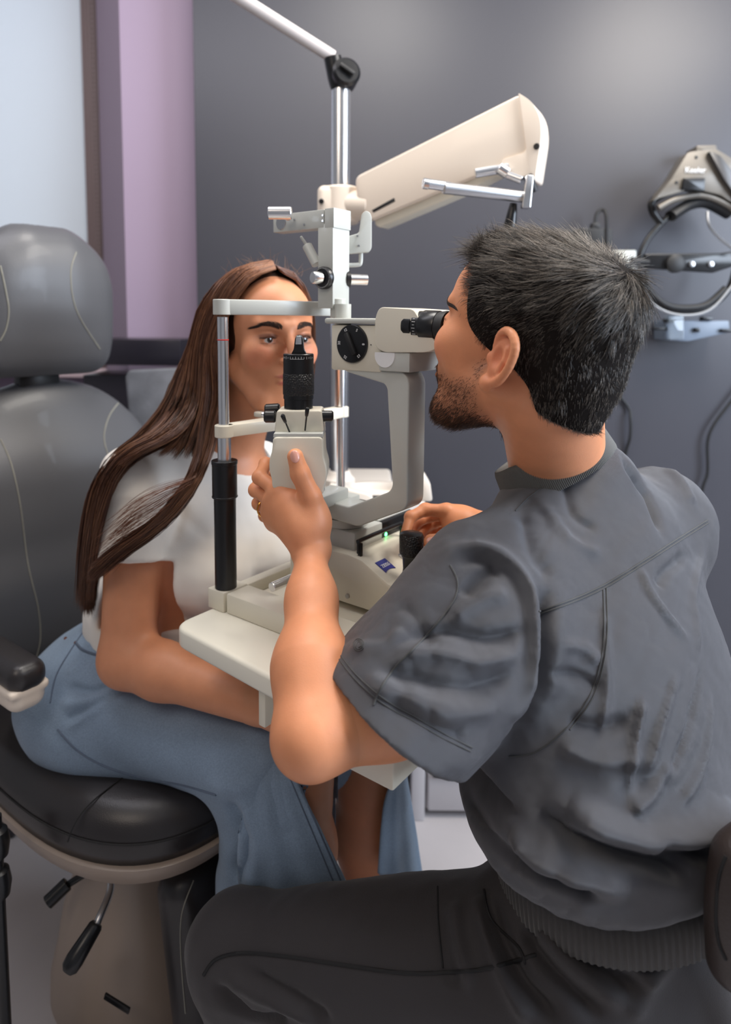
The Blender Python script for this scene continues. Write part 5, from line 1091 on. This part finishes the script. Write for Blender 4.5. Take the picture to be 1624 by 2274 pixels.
# collar and shoulder pulls
c([(1372, 985), (1400, 1040), (1440, 1100), (1470, 1180)], -.007, .011); c([(1395, 985), (1430, 1040), (1465, 1110)], .005, .010); c([(1250, 1070), (1270, 1140), (1330, 1180)], -.003, .010); c([(1160, 1130), (1180, 1220), (1230, 1280)], -.004, .014); c([(1200, 1110), (1260, 1200), (1340, 1230)], .003, .012); c([(1440, 1020), (1500, 1060), (1540, 1120)], .004, .012)
# back
c([(1530, 1230), (1480, 1270), (1460, 1300)], -.004, .010); c([(1560, 1220), (1540, 1320), (1550, 1450)], .003, .010); c([(1420, 1260), (1450, 1330), (1520, 1420)], .0035, .007); c([(1430, 1550), (1410, 1650), (1400, 1760)], .004, .006); c([(1500, 1500), (1470, 1600), (1440, 1720)], .0035, .007); c([(1560, 1480), (1530, 1620), (1470, 1760)], -.004, .008); c([(1580, 1550), (1560, 1680), (1510, 1790)], .004, .008); c([(1250, 1430), (1300, 1440), (1330, 1470)], .003, .008); c([(1230, 1500), (1290, 1500), (1330, 1530)], -.003, .008); c([(1340, 1340), (1350, 1500), (1340, 1640)], .002, .006)
c([(1260, 1600), (1330, 1620), (1400, 1600)], -.004, .012); c([(1240, 1650), (1330, 1690), (1420, 1680)], .003, .012)
# blousing at the waist
c([(1260, 1790), (1330, 1830), (1440, 1865), (1560, 1850), (1620, 1800)], .014, .022); c([(1200, 1800), (1270, 1860), (1380, 1900), (1480, 1930), (1540, 1945)], -.014, .014); c([(1140, 1840), (1200, 1900), (1300, 1940), (1400, 1965)], .011, .018); c([(1450, 1880), (1520, 1900), (1580, 1890)], -.012, .012); c([(1130, 1900), (1220, 1950), (1330, 1985)], -.008, .012); c([(1060, 1700), (1110, 1790), (1170, 1870)], .007, .018); c([(1030, 1760), (1090, 1860), (1150, 1920)], -.006, .014); c([(1395, 1710), (1440, 1740), (1490, 1730)], -.003, .018); c([(1400, 1800), (1450, 1760), (1500, 1700)], .006, .012)
v = creases(v, f, tr, C); n_ = normals(v, f); v = v+n_*(wob(v, 8, 25)*.0022+np.abs(wob(v, 11, 31))**.6*.0030*np.clip(wob(v, 4, 32)+.3, 0, 1)+wob(v, 30, 26)*.0004)[:, None]
top = npmesh('scrub_top', v, f, m_scrub, mn); tr = bvh(v, f)
m_dk = mat('dark_scrub_thread', srgb(70, 70, 70), .85)
def stitch(name, pts, parent, gap=4.5, r=.0011):
    "a ridge plus a zigzag of overlock stitches either side"
    a_ = seam(name, tr, pts, m_dk, parent, r, .0003, 10)
for pts in ([(1197, 1358), (1260, 1335), (1340, 1300), (1430, 1245), (1500, 1200), (1572, 1155)], [(1200, 1363), (1262, 1341), (1342, 1306), (1432, 1251), (1502, 1206), (1574, 1161)]): seam('yoke_seam', tr, pts, m_dk, top, .0010, .0002, 10)
for pts in ([(1340, 1308), (1342, 1400), (1334, 1470), (1310, 1545), (1260, 1615), (1190, 1670), (1130, 1680)], [(1347, 1306), (1349, 1400), (1341, 1472), (1317, 1549), (1266, 1620)]): seam('panel_seam', tr, pts, m_dk, top, .0009, .0002, 10)
for pts in ([(1000, 1255), (1016, 1290), (1010, 1330), (975, 1380), (930, 1430), (880, 1480), (845, 1530), (830, 1565)],): seam('sleeve_seam', tr, pts, m_dk, top, .0013, .0002, 10)
for pts in ([(752, 1462), (790, 1510), (850, 1562), (920, 1602), (990, 1642), (1046, 1668)], [(757, 1456), (796, 1503), (856, 1554), (926, 1594), (996, 1634), (1050, 1660)]): seam('hem_seam', tr, pts, m_dk, top, .0008, .0002, 10)
for pts in ([(1145, 1135), (1180, 1100), (1240, 1062), (1310, 1025), (1365, 1000)],): seam('collar_seam', tr, pts, m_dk, top, .0010, .0002, 10)
# round woven emblem near the sleeve hem
for rr_ in (12, 8.5):
    seam('emblem', tr, [(797+rr_*cos(t), 1432+rr_*1.1*sin(t)) for t in np.linspace(0, 2*pi, 13)], m_dk, top, .0006, .0001, 3)
seam('emblem', tr, [(791, 1438), (794, 1428), (800, 1426), (803, 1434), (797, 1437)], m_dk, top, .0006, .0001, 3)
# ribbed collar
ax = V((-.47, .10, .88)).normalized(); x_ = (rD-ax*rD.dot(ax)).normalized(); y_ = ax.cross(x_)
m_rib = mat('ribbed_knit', srgb(96, 96, 94), .8, sheen=.2)
b = BM(); n = 840; rings = []
cc0 = W(1247, 1050, .890)+ax*.016
def colr(t, u):
    "collar surface: front dips down, back stands high"
    d = x_*cos(t)+y_*sin(t); fr = d.dot(-nB); rad = .0815-.006*u; hgt = -.020+.050*u-.012*max(0, fr)+.004*max(0, -fr)
    return cc0+d*(rad*(1+.06*fr))+ax*hgt, d
for u in (0, .12, .5, .88, 1.0, .95, .5, 0):
    R_ = []; k = len(rings)
    for i in range(n):
        p, d = colr(2*pi*i/n, u); rib = .0007*(1 if i % 4 < 2 else -1) if k < 5 else -.0035; bul = .0015 if k in (1, 2, 3) else 0; R_.append(b.verts.new(p+d*(rib+bul)))
    rings.append(R_)
for p, q_ in zip(rings, rings[1:]):
    for i in range(n): b.faces.new((p[i], p[(i+1) % n], q_[(i+1) % n], q_[i]))
ob('ribbed_collar', b, m_rib, top, 180)
# ribbed waistband of the trousers
b = BM(); n = 520; rings = []; wc_ = mpel*.42+mwa*.58; wc_.z = W(1450, 2010, .70).z
wup = V((-.10, .05, 1)).normalized(); wx = (rD-wup*rD.dot(wup)).normalized(); wy = wup.cross(wx)
for k, (h_, e_) in enumerate([(-.030, -.002), (-.028, .001), (0, .002), (.028, .001), (.032, -.003)]):
    R_ = []
    for i in range(n):
        t = 2*pi*i/n; rib = .0008*(1 if i % 4 < 2 else -1); d = wx*(.168*cos(t))+wy*(.146*sin(t)); R_.append(b.verts.new(wc_+d*(1+(e_+rib)/.155)+wup*h_))
    rings.append(R_)
for p, q_ in zip(rings, rings[1:]):
    for i in range(n): b.faces.new((p[i], p[(i+1) % n], q_[(i+1) % n], q_[i]))
ob('ribbed_waistband', b, mat('dark_ribbed_knit', srgb(56, 53, 52), .8, sheen=.2), trs, 180)
# ---- short dark hair
m_mhair = mat('dark_hair', srgb(40, 34, 30), .36, attr='tint', spec=.5)
S = Sdf(); k = MH.sc
S.ell(MH.p(0, -.012, .038), [.082*k, .103*k, .079*k], MH.M, .01); S.ell(MH.p(0, -.060, .0), [.066*k, .052*k, .080*k], MH.M, .03); S.cone(MH.p(0, -.060, -.03), MH.p(0, -.064, -.088), .052*k, .040*k, .03); S.ell(MH.p(0, .058, .080), [.045*k, .036*k, .024*k], MH.M, .03)
S.ell(MH.p(0, -.076, .048), [.05*k, .036*k, .045*k], MH.M, .03)
# hairline: forehead plane, temple and the clear area round the ear
S.cut(MH.p(0, .074, .085), MH.M @ V((0, 1, -.30)), .006); S.cut(MH.p(0, .050, .0), MH.M @ V((0, 1, -.06)), .006)
for s_ in (-1, 1):
    S.ell(MH.p(s_*.095, -.012, -.030), [.036*k, .036*k, .050*k], MH.M, .006, True); S.ell(MH.p(s_*.090, .045, -.072), [.06*k, .060*k, .055*k], MH.M, .004, True); S.ell(MH.p(s_*.075, -.02, -.115), [.055*k, .042*k, .075*k], MH.M, .006, True)
S.cut(MH.p(0, -.06, -.070), MH.M @ V((0, .25, -1)), .004)
v, f = S.mesh(.0026); v = relax(v, f, 2); q = MH.inv(v)
cap = npmesh('hair', v, f, mat('matte_scalp_hair', srgb(30, 26, 24), .95, spec=.1), mn, np.tile(lin(30, 26, 24), (len(v), 1)))  # matte dark hair layer under the strands
crown = np.array((.004, -.088, .092))
def short_hair(v, f, N, seed, Lf, rad, parent, name, c0, c1, dirf, K=5, stand=.22, clump=.17):
    p, n_ = sample(v, f, N, seed); r_ = np.random.default_rng(seed+1); q = MH.inv(p); keep = Lf(q) > .0005; p, n_, q = p[keep], n_[keep], q[keep]; N = len(p); L_ = Lf(q)*(.7+.6*r_.random(N)); dl = dirf(q); d = dl @ np.array([list(r) for r in MH.M]).T; d = d-n_*(d*n_).sum(1)[:, None]; d /= np.linalg.norm(d, axis=1)[:, None]+1e-9
    cell = np.floor(q*70).astype(int); hsh = (cell[:, 0]*73856093 ^ cell[:, 1]*19349663 ^ cell[:, 2]*83492791) % 1000; cl = np.array([np.random.default_rng(h).normal(size=3) for h in range(1000)])[hsh]
    d = d+clump*cl+.16*r_.normal(size=(N, 3)); st = stand*(.6+.8*r_.random(N))[:, None]; t = np.linspace(0, 1, K)[None, :, None]
    P = p[:, None, :]-n_[:, None, :]*.0012+L_[:, None, None]*(d[:, None, :]*(t*.95)+n_[:, None, :]*(st[:, None, :]*(t*1.5-t*t*1.1)))
    rr = rad*np.linspace(1, .25, K)[None, :]*np.ones((N, 1)); a_, f_ = strand_mesh(P, rr); tn = r_.random(N)[:, None]**2.2; cc = np.array(c0)+(np.array(c1)-np.array(c0))*tn; cc = np.repeat(cc, K*3, axis=0); return npmesh(name, a_, f_, m_mhair, parent, cc)
def flow(q):
    d = q-crown; d[:, 2] -= .0; r_ = np.linalg.norm(d, axis=1)[:, None]; sw = np.cross(np.array((0, -.7, .7)), d)/(r_+1e-6); out = d/(r_+1e-6)+sw*.55*np.exp(-(r_/.05)**2)
    tp = np.clip((q[:, 2:3]-.03)/.04, 0, 1)*np.clip((q[:, 1:2]+.05)/.05, 0, 1); out = out*(1-tp)+np.array((.25, 1, .15))*tp
    lowm = np.clip((.03-q[:, 2:3])/.04, 0, 1); fwd_ = np.clip((q[:, 1:2]+.02)/.05, 0, 1); out = out*(1-lowm)+(np.array((0, -.1, -1.))*(1-fwd_)+np.array((0, .5, -.85))*fwd_)*lowm; return out
def hlen(q):
    top_ = np.clip((q[:, 2]-.02)/.06, 0, 1); return .0075+.021*top_
short_hair(v, f, 46000, 41, hlen, .00030, cap, 'hair_strands', lin(26, 21, 19), lin(142, 130, 118), flow)
fr = (q[:, 1] > .035) & (q[:, 2] > .09)
short_hair(v, f, 5000, 43, lambda q: np.where((q[:, 1] > .03) & (q[:, 2] > .075), .024, 0), .00030, cap, 'hair_fringe', lin(30, 24, 20), lin(120, 98, 80), lambda q: np.tile(np.array((.25, 1., .10)), (len(q), 1)), stand=.14)
# ---- beard
bm_ = beardmask(MH.inv(v1)); fb_ = f1[(bm_[f1].mean(1) > .35)]
short_hair(v1, fb_, 24000, 51, lambda q: (.0045+.007*np.clip((-.085-q[:, 2])/.03, 0, 1))*(np.random.default_rng(3).random(len(q)) < beardmask(q)**1.5), .00026, mn, 'beard', lin(38, 26, 20), lin(140, 96, 70), lambda q: np.tile(np.array((0, .55, -.8)), (len(q), 1)), K=4, stand=.5, clump=.03)
sdl = np.array([list(MH.p(.0, .0, .0))]);
